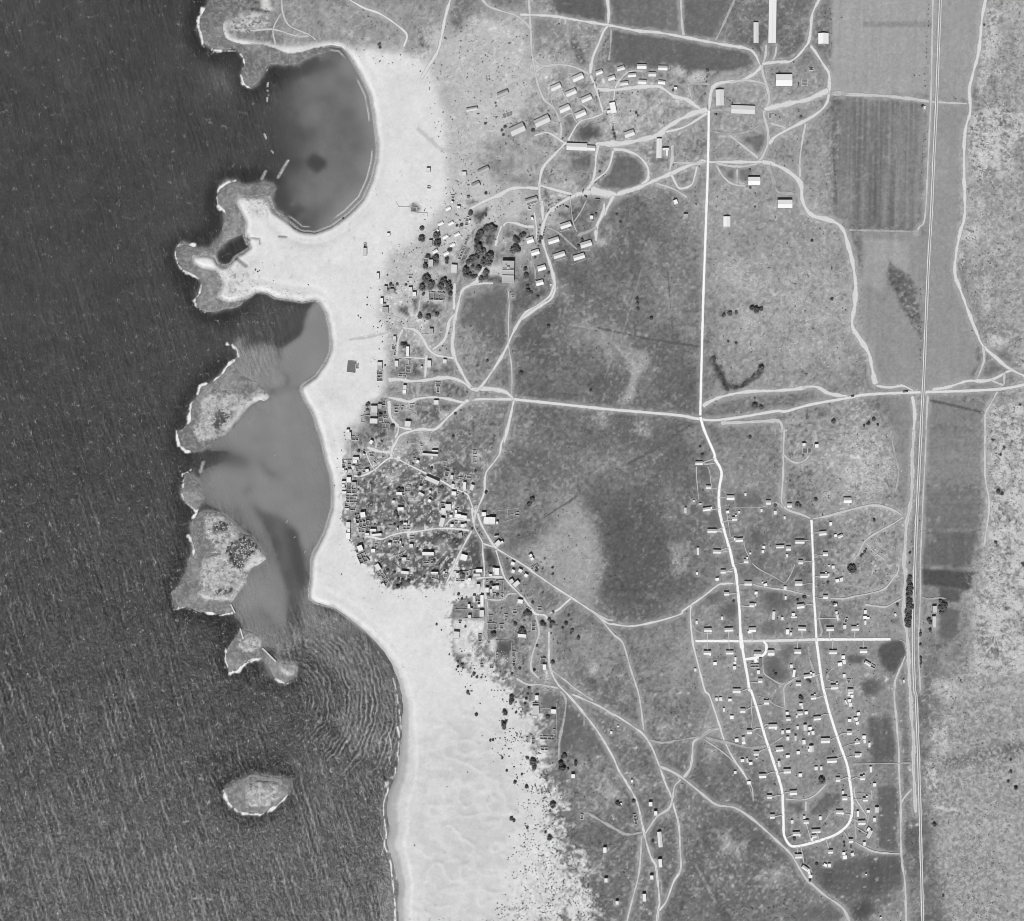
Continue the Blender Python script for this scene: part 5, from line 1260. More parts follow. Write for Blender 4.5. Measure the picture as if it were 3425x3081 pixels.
build('K', "225,443,100,46,2 350,767,64,46,0 648,907,104,60,0 850,863,26,42,0 42,1078,30,75,0 330,1062,106,46,8 385,1045,30,30,0,o 400,1354,126,52,0 1158,972,66,58,0 1440,1012,64,54,0 1066,1078,28,40,0 1250,1108,40,50,0 1377,1178,26,42,0 612,1100,42,36,8 765,1103,24,30,0 703,1192,66,52,3 722,1150,24,24 765,1477,100,52,5 712,1462,34,30 465,1634,100,50,-2 210,1632,30,100,2,o,p 1098,1574,38,36 1085,1634,34,40 915,1658,24,24 1315,1567,108,42,3 1428,1592,64,56 1412,1690,26,44 1582,1500,124,50,0 1890,1387,98,56,5 1998,1260,36,46 1925,1667,66,52 1592,1777,62,54 858,1764,62,54 875,1720,24,24 1635,194,44,42,0,f,w 1805,212,50,50,0,f,w 1685,272,130,72,0,r,p,0.8 240,992,38,18,0,o,p 155,952,24,16", 'a', 'a')
build('L', "685,942,108,74,0 527,1418,36,34,15 590,1425,66,36,22", 'a', 'a')
build('M', "548,205,66,50 198,230,28,42 470,308,48,36,8 886,364,100,56 1120,383,48,36,18 1080,350,20,20 596,502,66,48 993,494,42,40 1005,533,16,14 935,657,66,54 985,650,24,34 1565,364,98,60 1383,427,42,48 1390,557,28,48 1590,670,102,60,6 1228,797,38,110,-5,o,p 1347,837,30,44 1495,782,46,40 1500,817,80,16,0,o 537,834,28,46 193,890,30,46 342,990,100,50,2 385,1010,24,24 625,987,118,52,3 940,987,98,60,2 905,1022,50,30,0,o 1610,972,104,50,-2 1415,1017,44,66,0,o 1462,1044,30,40,0,o,p 335,1297,100,52 375,1325,24,24 637,1294,100,52 1010,1312,100,60,0,b,m 1193,1297,92,76 1552,1280,92,56 715,1382,26,50 708,1432,36,34 703,1500,40,46 440,1444,48,44,5 175,1530,32,40 1052,1432,38,125,0,o,d 980,1477,110,42,0,r 1025,1560,40,50 1048,1672,56,56,0,g 1467,1480,40,46 1503,1577,34,100,-8,o 1560,1717,66,46", 'a', 'a')
build('N', "413,144,40,42 358,125,22,18 288,260,100,54 318,222,22,20 352,252,22,44 470,327,50,44,10 525,312,44,50,12 308,547,64,46 443,654,46,36 460,765,34,52,13 476,820,36,82,13 588,860,54,52,4,r 568,947,42,50 370,977,102,54,2 708,970,105,56 742,935,24,24 845,747,36,50 842,822,50,44 880,829,44,26 845,892,28,56 1250,787,30,40,15 410,1289,104,52 818,1272,100,56 548,1357,46,46 505,1452,56,46,8 560,1420,44,60,8 878,1442,92,44,-30,g 948,1480,80,44,-30,r 560,1607,42,46 627,1682,50,50,0,r 430,1757,98,60,4 465,1712,22,22 645,1802,80,40 1365,1680,24,40,8 1775,712,55,90,0,f,m 1768,882,48,150,0,f,m 68,1614,105,50,6 112,1572,26,26 148,1597,30,46", 'a', 'a')
build('O', "487,192,104,56 527,212,24,30 888,347,66,60 218,307,34,46,12 275,305,44,46,6 398,317,48,36 318,450,30,46 570,460,68,56 424,550,46,46 1522,282,70,54,5 1540,245,24,20 1355,377,44,30 1373,414,28,44,5 1340,495,72,54,3 1425,490,44,42,3 1168,495,42,42 1183,570,62,52,4 1297,542,24,36 1570,562,98,52,5 1805,142,98,60,3 1835,100,20,20 975,672,118,56,2 1015,697,28,44 1310,690,32,44,5 1412,687,46,80,4,g 1478,697,46,40,5 1516,757,42,52,3 1460,770,30,40 658,747,66,56,2 1108,752,36,50 1185,740,56,44,4 1178,835,42,52 1282,830,30,66 1395,884,44,60,4 490,860,48,46,5 582,842,36,60,8,o,m 585,894,44,40,8 1682,862,120,66,2 1495,970,60,80,2 1470,992,40,40 1066,980,98,58,4 750,1035,66,58 1317,1027,44,44 1178,1074,50,36,8 566,1132,46,42 632,1132,28,60,12,o,m 678,1170,46,40,3 755,1105,24,20,0,o,p 1063,1174,36,80,8 1770,1132,130,56,4 1167,1274,98,60,2 1558,1237,44,46 1627,1237,32,52 470,1292,34,36 1345,1327,46,44 836,1337,98,56,2 1850,1387,62,56 655,1432,46,44 1250,1564,98,58,3 930,1620,66,52 1918,1562,30,46 1943,1637,68,56", 'a', 'a')
build('P', "562,207,76,48,5 585,264,40,40 540,250,30,20 550,327,46,44,5 565,380,46,50,8 505,345,22,60,20 672,502,44,44,12 552,590,46,40 645,574,40,46,8 620,565,26,24 658,627,42,40,10 548,757,64,56 748,817,46,46 755,872,34,50,8 655,887,66,46,8 655,862,24,30 820,912,32,44 820,942,26,20 655,1060,66,54 705,1055,20,44 838,1252,30,78,2,o 725,1367,66,54 745,1335,24,20 890,1459,44,44 763,1657,66,48 785,1620,28,24", 'a', 'a')
build('Q', "1228,327,98,50 1275,345,24,30 1730,294,50,72,0,g 1613,315,44,34 1473,350,30,76,0,o 1698,427,38,50 1525,467,98,56,2 320,384,64,56,2 588,457,38,48 753,397,32,44 775,457,72,50,3 968,407,38,46,3 643,617,98,52,2 690,637,24,36 910,582,118,52,3 883,652,64,40,10 858,692,32,40 1620,560,44,50,-35 1628,622,46,112,-28,g 1378,712,62,52,4 1563,752,38,50 1105,857,66,52 672,920,98,56,2 1285,885,42,40 1298,934,56,50,5 1403,897,40,48,15 1035,1040,46,38,-25 1092,1044,42,46 762,1080,95,46,-35,g 805,1110,40,36 820,1152,30,60,15,o 835,1192,50,44 1585,1167,20,16 1780,1747,24,16", 'a', 'a')
build('R', "293,584,32,34,0,f,w 790,627,20,24 697,818,14,14 945,820,30,36,0,f,w 988,897,28,38,0,f,w 1025,1117,36,130,6,g 560,1207,30,46,0,f,w 570,1462,28,36,0,f,w 955,1437,28,36,0,f,w 1027,1317,30,70,5,f,w 893,1607,30,66,2,f,w 663,1652,26,32,0,f,w 820,950,28,88,12,r 370,930,26,44,0,r 615,218,18,24 672,165,12,10", 'a', 'a')
print("buildings", NB[0])
# ------------------------------------------------------------------ trees and bushes
M_LEAF = plain_mat("dark_foliage", 100, 0.5, 0.35, 0.9, 0.25, 0.1)
M_LEAF2 = plain_mat("scrub_foliage", 108, 0.5, 0.35, 0.9, 0.3, 0.1)
M_BARK = plain_mat("bark", 84, 0.3, 0.3)
ICO = bmesh.new(); bmesh.ops.create_icosphere(ICO, subdivisions=1, radius=1.0)
ICO_V = np.array([v.co[:] for v in ICO.verts]); ICO_F = np.array([[v.index for v in f.verts] for f in ICO.faces]); ICO.free()
ICO0 = bmesh.new(); bmesh.ops.create_icosphere(ICO0, subdivisions=1, radius=1.0); ICO0.free()
def crown_mesh(seed, blobs, leaves, mat, flat=0.75):
    """clumps of leaves spread through a rounded volume of radius 1, with loose leaf-sprays at the rim"""
    R = np.random.default_rng(seed); V = []; F = []; n = 0
    lean = R.uniform(-0.12, 0.12, 2)
    for i in range(blobs):
        a = R.uniform(0, 2*np.pi); rr = 0.68 * math.sqrt(R.uniform(0, 1)); z = R.uniform(0.25, 1.0) * math.sqrt(max(0.05, 1 - rr*rr))
        r = R.uniform(0.2, 0.36); c = np.array([rr*math.cos(a) + lean[0]*z, rr*math.sin(a) + lean[1]*z, z*flat + 0.25])
        v = ICO_V * r * R.uniform(0.65, 1.25, (len(ICO_V), 1)) * np.array([1, 1, 0.75]) + c
        V.append(v); F += (ICO_F + n).tolist(); n += len(v)
    for i in range(leaves):
        a = R.uniform(0, 2*np.pi); rr = R.uniform(0.35, 1.04); z = R.uniform(0.1, 1.0) * math.sqrt(max(0.03, 1.1 - rr*rr)) * flat + 0.25
        c = np.array([rr*math.cos(a), rr*math.sin(a), z]); u = R.normal(size=3); u /= np.linalg.norm(u); w = np.cross(u, R.normal(size=3)); w /= np.linalg.norm(w) + 1e-9
        s = R.uniform(0.06, 0.15)
        V.append(np.array([c - u*s, c + w*s*0.6, c + u*s, c - w*s*0.6])); F.append([n, n+1, n+2, n+3]); n += 4
    return mesh("crown", np.concatenate(V).tolist(), F, mat)
def trunk_mesh():
    V = []; F = []; ring = 7
    prof = [(0, .11, -0.1), (0.02, .085, .12), (0.03, .07, .3), (.05, .05, .6)]
    for ox, r, z in prof:
        V += [(ox + r*math.cos(2*math.pi*k/ring), r*math.sin(2*math.pi*k/ring), z) for k in range(ring)]
    for i in range(len(prof) - 1):
        for k in range(ring): F.append((i*ring + k, i*ring + (k+1) % ring, (i+1)*ring + (k+1) % ring, (i+1)*ring + k))
    for a in (0.4, 2.3, 4.4):     # limbs
        b = len(V); d = (math.cos(a), math.sin(a))
        for t, r in ((0, .045), (1, .02)):
            cx, cy, cz = .03 + d[0]*.4*t, d[1]*.4*t, .28 + .35*t
            V += [(cx + r*math.cos(2*math.pi*k/4), cy + r*math.sin(2*math.pi*k/4), cz) for k in range(4)]
        for k in range(4): F.append((b+k, b+(k+1) % 4, b+4+(k+1) % 4, b+4+k))
    return mesh("trunk", V, F, M_BARK)
CROWNS = [crown_mesh(900 + i, 26, 190, M_LEAF) for i in range(5)]
BCROWNS = [crown_mesh(950 + i, 12, 70, M_LEAF2, 0.6) for i in range(5)]
TRUNK = trunk_mesh(); BTRUNK = trunk_mesh(); BTRUNK.name = "stem"
NT_ = [0]
BUSH_Q = []
def tree(p, r, bush=False, now=False):
    """r in metres"""
    if (bush or r < 2.4) and not now:
        BUSH_Q.append((r, p)); return
    NT_[0] += 1; R = random.Random(NT_[0] * 13)
    if bush or r < 2.4:
        o = empty("bush", p, rot=R.uniform(0, 6.28))
        k = r * 1.1; part("crown", R.choice(BCROWNS), o, sc=(k, k * R.uniform(.85, 1.15), k * R.uniform(.8, 1.0))); part("stem", BTRUNK, o, sc=(k * .7, k * .7, k * .6))
        register(o, "small dark bush" if r < 1.7 else "round dark bush", "bush", p, "bushes scattered over sand and scrub")
    else:
        o = empty("tree", p, rot=R.uniform(0, 6.28)); k = r * 1.08; hgt = R.uniform(.75, 1.0)
        part("crown", R.choice(CROWNS), o, (0, 0, 0.3), sc=(k, k * R.uniform(.85, 1.12), k * hgt)); part("trunk", TRUNK, o, sc=(k * .8, k * .8, k * hgt))
        register(o, ("spreading" if r > 6 else ("small" if r < 3.6 else "dense")) + " dark tree", "tree", p, "dark trees of village and plain")
def trees(sheet, spec, bush=False):
    sh = SH[sheet]
    for e in spec.split():
        x, y, r = map(float, e.split(',')); tree((sh[0] + x*sh[2], sh[1] + y*sh[2]), r * sh[2] * MPP, bush)
trees('C', "1057,690,50 1060,795,55 1515,390,38 855,735,45 860,590,30 1725,590,45 1785,580,50 1835,600,42 1650,655,45 1615,710,45 1595,765,40 1610,840,55 1640,905,50 1690,890,35 1530,1000,45 1590,985,45 1480,1045,35 1765,970,55 1700,1045,58 1760,1055,42 1445,1160,48 1440,1225,32 1620,1130,40 1500,1220,30 1545,1245,28 1585,1235,25 1650,1270,35 1725,1185,42 1722,1240,34 915,1270,52 985,1345,46 970,1390,34 1150,1300,46 1110,1370,40 1215,1340,40 1228,1400,45 862,1395,46 875,1480,25 1240,1470,30 1235,880,34 435,1345,22 523,1345,20 640,1355,18 392,1222,14 118,1523,11 118,1622,13 830,1740,22 825,1785,24 1060,1755,32 940,1790,36 1330,555,20 935,970,36 1045,990,42 1050,1050,34 905,1105,36 1195,1010,26 1190,1050,26 1390,545,26 1720,415,18 1320,405,14 400,1410,16 495,1420,14 1110,1395,30 1850,740,16 1540,1110,22")
trees('D', "410,680,34 370,700,30 300,735,38 330,765,38 300,850,50 260,895,42 335,880,36 640,720,30 632,545,16 615,605,12 605,650,12 600,690,13 598,730,12 625,775,22 607,825,12 835,335,12 865,305,14 900,288,12 945,272,11 765,415,14 850,245,11 895,208,9 745,345,14 735,370,10 1665,408,18 1715,508,20 1938,1542,15 1948,1612,19 1955,1685,19 705,580,11 692,610,11 685,645,11 680,680,11 1075,385,12 748,1195,20 690,1240,11 575,1280,11 460,1370,26 440,1230,38 430,1140,26 470,1440,34 510,1460,22 1385,395,18 1340,480,16 1030,580,16 1200,750,20 1150,830,22 565,985,18 600,1510,20 790,300,10 1040,150,12 1010,148,10")
trees('E', "1030,40,32 1480,1660,18 1703,1632,13 1508,1352,18 1585,1305,14 1718,170,13 665,1520,28 830,430,34 790,410,24 1940,640,20 330,1230,34 320,1300,22 500,1370,26 560,1340,18 560,700,16 1670,1060,14 1410,1110,16 1420,270,14 1340,440,12 1390,480,10 1300,500,12 80,1610,10 15,1645,9 25,1700,9 1730,1000,8 200,30,14 230,60,12 500,100,10 515,170,10")
trees('G', "587,310,26 865,268,18 1288,300,20 1265,372,11 963,898,22 1140,1250,26 395,1165,36 1930,1350,30 1885,1430,34 370,548,18 1240,500,16 1700,100,8 525,250,10 480,880,16 750,1275,22")
trees('F', "1430,770,22 1740,840,26 1700,820,18 1530,1010,18 1570,1060,16 1490,1170,18 1180,1200,36 1240,1200,30 1000,1200,24 600,1050,18 700,1320,16 900,395,20 1560,400,12 520,950,30 510,550,26 590,570,14 500,1200,20 1420,1300,14 1280,1640,18")
trees('H', "1135,65,36 1140,100,30 1170,155,24 1500,690,22 965,350,18 1165,1330,40 1220,1290,26 1345,1230,32 1110,275,22 1230,255,32 1205,880,28 1720,1260,17 1780,890,32 1870,950,18 590,515,16 1000,1050,30 1110,1090,26 1490,160,12 780,270,18 790,70,12 490,730,24 500,480,18 360,545,18 1180,1200,30 1240,1210,24 1620,1160,22 1410,530,16 930,560,16 1900,1030,14 820,700,14")
trees('I', "975,1260,28 1740,1045,28 1880,850,20 1850,1425,20 1675,1590,24 1575,1760,46 1620,1780,40 1540,1790,34 775,920,17 1245,850,20 480,1530,22 1840,1020,18 2010,1000,22 2015,1110,22 990,320,14 1440,460,20 740,350,15 780,410,17 810,440,15 470,1080,34 510,1130,28 575,1120,16 425,1450,26 560,1500,18 930,1450,26 1080,1455,24 1010,1495,16 1150,1690,18 1590,1470,12 1540,1470,11 350,1640,12 330,1170,8 1480,1400,14 860,700,12")
trees('J', "673,410,32 995,355,30 975,385,26 1020,385,24 920,290,20 905,745,16 970,790,18 1010,740,11 1300,240,20 1330,280,26 1320,320,20 1355,285,16 1490,285,22 1520,195,16 1550,240,11 1385,305,13 1455,335,16 1560,365,20 1545,395,14 1630,450,24 1400,505,13 1350,465,11 1325,395,13 1340,720,24 1135,810,16 880,1105,28 878,1150,30 870,1180,20 795,1275,24 815,1295,22 775,1390,17 815,1388,17 790,1420,28 795,1455,22 485,1313,15 930,1285,16 988,1278,13 1285,1335,24 1470,1765,22 1490,1780,16 1250,665,13 1165,535,16 36,292,11 90,358,9 180,632,9 1350,155,14 275,715,13 325,745,18 275,770,14 335,785,13 260,805,11 280,830,9 430,880,13 490,890,15 540,890,13 455,855,20 385,1060,20 430,1045,13 360,1000,9 405,1080,12 1075,1010,17 1060,1080,15 1045,1130,18 1030,1190,17 1220,280,30 1250,300,22 640,1600,16 670,1595,14 700,1580,9 750,1575,9 805,1570,9 810,1590,8 845,1695,9 725,1040,8 760,1040,9 795,1035,10 690,1040,7 780,1140,10 890,1245,10 755,830,10 680,830,9 860,1500,9 1055,1560,9 940,1525,10 885,850,16 360,320,14 625,495,10 320,600,9 300,570,8 760,1770,10 1065,1800,14 1040,1785,9 1215,280,16 550,860,10 420,790,10")
trees('K', "912,97,19 1800,930,24 1550,1000,30 1590,1020,20 1250,1015,24 1630,335,15 1453,680,14 1890,1142,12 280,800,12 1600,555,12 1010,1600,10 240,220,18 270,330,22")
trees('M', "1645,552,30 1553,590,20 1258,1590,22 1690,1670,24 1720,1690,20 690,605,18 1910,370,10 1830,395,10 60,740,10 750,1060,12 1230,1555,14 1480,980,16 240,40,10 250,730,8")
trees('N', "650,140,30 690,150,32 700,190,30 660,200,30 625,170,26 345,355,18 290,370,11 510,315,17 1440,95,13 1445,285,34 1435,340,34 1450,395,38 1470,430,26 1425,455,36 1450,500,38 1425,520,34 1425,580,34 1460,600,28 1440,640,42 1470,680,30 1430,700,40 1400,745,34 1440,755,36 1420,810,42 1450,835,28 1400,870,32 1440,890,30 1410,925,30 1440,940,26 1885,650,42 1900,700,44 1850,690,30 1935,650,26 1855,600,26 1900,740,30 1870,760,30 1700,860,30 1730,890,28 1720,985,22 1725,1005,18 1590,1000,16 1590,1040,20 1588,1065,16 1587,1190,19 1595,1370,20 1597,1410,18 1595,1450,18 1595,1490,12 1280,650,20 430,640,24 460,640,20 1200,870,10 1630,890,9 580,445,9 420,240,10")
trees('L', "1530,1655,18 1525,1785,16 920,1640,20 890,1670,16 870,1700,18 940,1600,14 355,1140,11 930,778,6 1050,1210,22 215,745,8")
trees('O', "1637,1398,44 1350,280,26 1370,300,24 1545,1285,9 1520,1455,9 1555,1365,8 1790,1015,16 1330,1030,10 1520,560,8 1440,1060,8 1000,1460,16 1870,1310,10")
trees('Q', "1290,740,18 1295,790,17 1385,785,14 1385,810,10 620,690,24 270,1630,15 345,1615,14 300,1668,9 420,1585,9 480,1568,12 495,1755,10 535,1750,11 590,1730,10 620,1752,9 390,1750,8 300,1760,8 360,1755,7 575,1545,7 830,1250,20 1500,590,16 1040,490,14 920,1030,24 880,1640,5")
trees('R', "220,410,18 205,430,14 190,480,22 210,520,24 185,520,18 250,525,11 250,465,8 315,470,14 315,490,12 665,815,18 685,825,14 805,795,15 120,830,26 100,880,11 965,1135,11 85,720,7 105,745,7 55,770,6 335,735,8 965,725,7 95,1110,22 60,1060,12 210,1470,6 200,1780,5 180,1620,6 80,628,6")
trees('X', "125,127,6.5 220,258,5.5 220,408,8 165,68,4 232,92,4 105,290,3.5 285,460,5 228,993,11 395,1005,10 420,985,9 375,1015,7 440,1010,7 910,373,4.5 1140,860,5 1120,915,6 130,550,4 45,440,4")
trees('W', "655,518,8 615,370,4 72,572,6 120,340,7 640,370,3 270,92,4 950,130,6")
trees('Y', "985,135,11 970,128,8 1000,130,7 900,145,8 880,150,7 920,143,6 604,98,5.5 604,112,5.5 605,128,5 649,160,5.5 965,540,5.5 1000,320,10 320,185,6 268,740,9 258,755,7 232,335,7 980,440,10 1000,445,8 980,415,3.5 455,390,4 920,240,5 895,235,4 905,318,3")
trees('A', "965,1112,17 737,1222,10 1215,1178,10 1245,1150,7 1110,1188,8 1155,1118,7 1088,1145,5 1185,215,10 222,330,8 228,232,6 565,1055,12 730,1080,14 705,1110,12 715,1150,11 760,1160,8 740,1075,9 1850,785,9 1805,795,8 1720,800,8 1680,800,10 1520,775,7 1525,800,9 1528,820,7 1500,830,8 1500,845,6 1490,690,8 1502,730,7 1475,720,7 1495,665,6 1588,977,10 1665,690,6 1640,1110,12 1650,1140,13 1655,1170,13 1660,1185,8 1640,1085,9 1548,1385,9 1530,1460,12 1580,1480,5 1560,1495,6 1545,1510,6 1525,1525,6 1505,1540,6 1490,1550,6 1585,1288,6 1048,1295,5 1085,1295,5 1070,1330,5 235,1340,5 655,1000,9 650,880,10 655,905,9 945,1490,9 425,1570,8 520,1555,8 1190,1045,6 1835,965,12 1850,985,10 1790,950,9 570,1640,14 600,1640,6 1180,1700,8 1100,1740,8 1150,1750,6 1390,1620,4")
trees('B', "605,862,8 625,880,6 1540,160,5 312,1592,6 320,1735,10 490,1750,6 240,1725,8 815,1755,10 1200,1000,12 1140,535,8 1065,1412,9 125,775,12 415,610,14 410,660,10 405,700,9 400,740,8 395,800,8 1450,690,3 1170,650,6 60,1735,4")
trees('S', "1110,1080,10 1310,1478,7 1840,1550,14 1555,310,12 1560,330,10 680,180,4 905,1040,4")
trees('V', "1450,148,7 1478,180,5 1522,317,5.5 1672,655,8 1870,1240,11 1885,1250,9 1960,1290,8 1820,900,7 1845,970,8 1930,990,7 1890,1035,10 1955,1060,11 1990,920,20 2000,950,16 1960,900,8")
trees('Z', "275,725,3.5 270,745,3 285,758,4 275,700,2.5 90,560,0.1 120,834,4 138,980,3 250,150,4 258,155,4 245,255,3.5 255,75,3 262,60,3 240,45,2.5 300,300,4 305,240,4".replace(" 90,560,0.1", ""))
trees('T', "1842,623,5 1842,686,6 1870,688,4 640,1445,5 700,1470,6 900,390,9 920,405,8 935,395,6 1345,515,6 1165,572,4 1050,480,5 960,330,4 1057,350,4 620,1600,7 640,1620,7 660,1640,6 590,1680,8")
trees('U', "770,1030,14 800,1020,13 840,1040,13 880,1060,13 900,1090,11 700,1060,13 670,1090,13 660,1120,11 690,1150,14 700,1190,13 720,1230,13 760,1260,12 740,1180,10 830,1170,10 870,1130,10 820,1100,8 600,880,12 630,900,14 570,920,12 650,930,10 610,940,9 600,1450,8 650,1460,9 700,1445,9 680,1465,8 580,1480,6", True)
# hedge rows: dwarf bushes at uneven spacing
def row(s, gap, r, jit=1.5):
    P = smooth_line(pts(s), gap)
    for i, q in enumerate(P):
        R = random.Random(int(q[0] * 7 + i)); 
        if R.random() < 0.12: continue
        tree((q[0] + R.uniform(-jit, jit), q[1] + R.uniform(-jit, jit)), r * R.uniform(0.6, 1.25), True)
row("Y 845,275 855,310 875,350 892,385 915,388 945,370 970,350 990,330 998,322", 8, 3.0, 3)
row("W 208,5 215,100 222,240", 14, 1.2); row("W 225,640 232,780 240,960", 12, 1.3); row("W 688,5 680,160 670,330 665,420", 16, 1.4, 3); row("W 660,690 652,840", 12, 1.2, 2); row("X 645,360 650,480 642,700", 16, 1.4, 2); row("o 720,0 721,1", 900, 1)
row("I 360,1370 480,1240", 900, 1)
BUSH_Q.sort(key=lambda e: -e[0])
for r_, p_ in BUSH_Q[:295]: tree(p_, r_, True, True)
def clumps(P, r, R, mat, flatz, name):
    n = len(P); z = gz(P[:, 0], P[:, 1]); tv, tf = ICO_V, ICO_F
    tf = tf[(tv[:, 2] > -0.6)[tf].any(1)]; m = len(tv)
    V = tv[None] * (r[:, None, None] * R.uniform(0.6, 1.3, (n, m, 1)) * np.array([1, 1, flatz])[None, None]) + np.stack([wx(P[:, 0]), wy(P[:, 1]), z + 0.05], 1)[:, None]
    F = tf[None] + (np.arange(n) * m)[:, None, None]
    me = bpy.data.meshes.new(name); me.vertices.add(n * m); me.vertices.foreach_set('co', V.astype(np.float32).ravel())
    nf = F.size // 3; me.loops.add(F.size); me.loops.foreach_set('vertex_index', F.astype(np.int32).ravel()); me.polygons.add(nf); me.polygons.foreach_set('loop_start', np.arange(0, F.size, 3, dtype=np.int32))
    me.update(); me.materials.append(mat)
    o = bpy.data.objects.new(name, me); COL.objects.link(o); o['kind'] = 'stuff'
    return o
_rest = BUSH_Q[295:]
clumps(np.array([e[1] for e in _rest]), np.array([e[0] for e in _rest]) * 1.05, np.random.default_rng(3), M_LEAF2, 0.7, "tiny_bushes")

# low scrub that nobody could count: leaf clumps as one object; loose stones as another
def scatter(name, n, dens, rmin, rmax, mat, flatz, seed, label, cat):
    R = np.random.default_rng(seed)
    xs, ys = [], []
    got = 0; P = np.zeros((0, 2))
    while got < n:
        q = np.stack([R.uniform(-60, 3490, n * 3), R.uniform(-60, 3140, n * 3)], 1)
        d = GR.sample(dens, q[:, 0], q[:, 1])
        q = q[R.uniform(0, 1, len(q)) < d]; P = np.concatenate([P, q]); got = len(P)
    P = P[:n]; r = rmin + (rmax - rmin) * R.uniform(0, 1, n) ** 2.2
    o = clumps(P, r, R, mat, flatz, name); o['label'] = label; o['category'] = cat
    return o
road_clear = np.ones(X.shape, np.float32)
for P_, w_, k_ in ROADS:
    d = GR.dist(P_[::2] if len(P_) > 4 else P_, w_ / 2 + 6); road_clear = np.minimum(road_clear, sstep(w_ / 2, w_ / 2 + 4, d))
clump = sstep(0.42, 0.66, fbm(X, Y, 22, 3, 150))
scd = np.clip(scrubd * (0.15 + 1.2 * clump) * road_clear * np.clip(LM + IM, 0, 1), 0, 1)
scatter("low_scrub", 13000, scd, 0.45, 1.75, M_LEAF2, 0.6, 5, "low dark scrub dotted over dunes, plain and slopes", "scrub")
std = np.clip(rzv * 0.9 + 0.25 * HEAD * clump + 0.25 * IM, 0, 1) * road_clear
scatter("limestone_outcrops", 5000, std, 0.5, 1.9, M_RUB, 0.45, 6, "pale limestone boulders strewn over the right-hand slopes", "rocks")
rub = np.zeros(X.shape, np.float32)
for s in RUB: rub = np.maximum(rub, mask(s, 1, 2))
vill = mask("o 690,900 790,760 930,800 930,1160 1090,1180 1100,1340 960,1340 940,1170 780,1160 690,1060", 3, 2)
scatter("rubble", 3800, np.clip(rub * 0.9 + vill * 0.16 * sstep(0.5, 0.7, fbm(X, Y, 20, 3, 160)), 0, 1) * road_clear, 0.4, 1.3, M_RUB, 0.5, 8, "pale rubble strewn between the ruined village houses", "rubble")

# ------------------------------------------------------------------ garden walls, tank, vehicles, boats
NW = [0]
def stone_wall(s, look, h=1.6, tk=0.4, mat=None):
    P = smooth_line(pts(s), 4.0) if len(pts(s)) > 2 and False else np.array(pts(s)); NW[0] += 1
    c = P.mean(0); o = empty("stone_wall", c, z=0.0); R = random.Random(NW[0])
    for a, b in zip(P[:-1], P[1:]):
        V = []; F = []; n = max(1, int(np.hypot(*(b - a)) * MPP / 4)); d = (b - a); L = np.hypot(*d) * MPP; ang = math.atan2(-d[1], d[0])
        for i in range(n):
            box(V, F, L * i / n, L * (i + 1) / n - 0.02, -tk, tk, -0.6, h * R.choice((1, 1, .9, .8, .6)))
        part("wall_run", mesh("wall_run", V, F, mat or M_STONE), o, (wx(a[0]) - o.location.x, wy(a[1]) - o.location.y, float(gz(*a))), ang)
    register(o, look, "wall", tuple(c), None)
stone_wall("F 376,390 376,660", "straight shore wall", 2.2); stone_wall("E 360,1372 232,1382 240,1465 278,1462", "bent thin sand wall", 1.8); stone_wall("E 745,615 905,612 960,606", "long garden wall", 1.8); stone_wall("E 710,720 712,800", "short garden wall", 1.8); stone_wall("E 1060,272 1170,274", "short plot wall", 1.2)
stone_wall("I 890,1200 1040,1206", "compound wall", 1.8); stone_wall("I 1060,1206 1188,1212 1190,1480", "cornered compound wall", 1.8); stone_wall("I 370,1703 590,1706", "garden wall", 1.6); stone_wall("I 660,1706 780,1706", "short garden wall", 1.6); stone_wall("I 890,985 1030,988", "straight yard wall", 2.2); stone_wall("I 895,1110 1000,1055", "slanting yard wall", 1.4)
stone_wall("I 345,1060 560,1062 640,1040 820,1005", "long bent yard wall", 1.8); stone_wall("I 1090,250 1400,160", "long slanting wall", 1.0); stone_wall("I 860,275 1040,268", "yard wall", 1.6); stone_wall("G 1340,1555 1690,1515", "long straight wall", 1.0); stone_wall("G 1505,1540 1510,1670", "upright plot wall", 1.0); stone_wall("G 1640,1600 1520,1630 1500,1670", "curved plot wall", 1.2)
stone_wall("H 905,870 770,940", "slanting wall", 1.8); stone_wall("H 880,560 890,650 915,740", "thin garden wall", 0.9); stone_wall("H 1000,830 1230,755", "long slanting wall", 0.8); stone_wall("H 1090,590 1230,594", "straight wall", 1.5); stone_wall("H 640,820 700,885", "slanting wall", 3.0); stone_wall("H 1745,1180 1870,1215", "slanting wall", 1.5)
stone_wall("H 1095,930 1185,1000 1220,930", "bent ruin wall", 1.4); stone_wall("F 485,1130 485,1330", "upright wall", 1.2); stone_wall("F 700,1250 716,1110 580,1130", "cornered plot wall", 0.8); stone_wall("F 1240,1300 1360,1495", "long slanting wall", 0.9); stone_wall("F 1830,1110 1770,1190", "slanting wall", 0.9); stone_wall("F 1150,1440 1280,1415", "low wall", 0.8)
stone_wall("J 335,225 530,222", "straight wall", 1.6); stone_wall("J 700,470 885,465 870,690", "cornered field wall", 1.0); stone_wall("J 700,560 698,700", "upright field wall", 1.0); stone_wall("J 1210,1050 1420,1050", "top plot wall", 1.0); stone_wall("J 1385,1180 1380,1660", "long upright plot wall", 1.0); stone_wall("J 1195,1560 1195,1720", "upright plot wall", 1.2); stone_wall("J 1200,1240 1320,1240", "cross plot wall", 1.0); stone_wall("J 1130,1330 1130,1520", "dune plot wall", 1.0)
stone_wall("V 290,35 315,85", "narrow pale sea wall on reef", 2.0, 1.2, M_STONEP); stone_wall("V 344,172 362,232", "short pale sea wall on skerry", 2.2, 1.3, M_STONEP); stone_wall("V 468,282 545,358", "long pale causeway on skerry", 2.2, 1.6, M_STONEP)
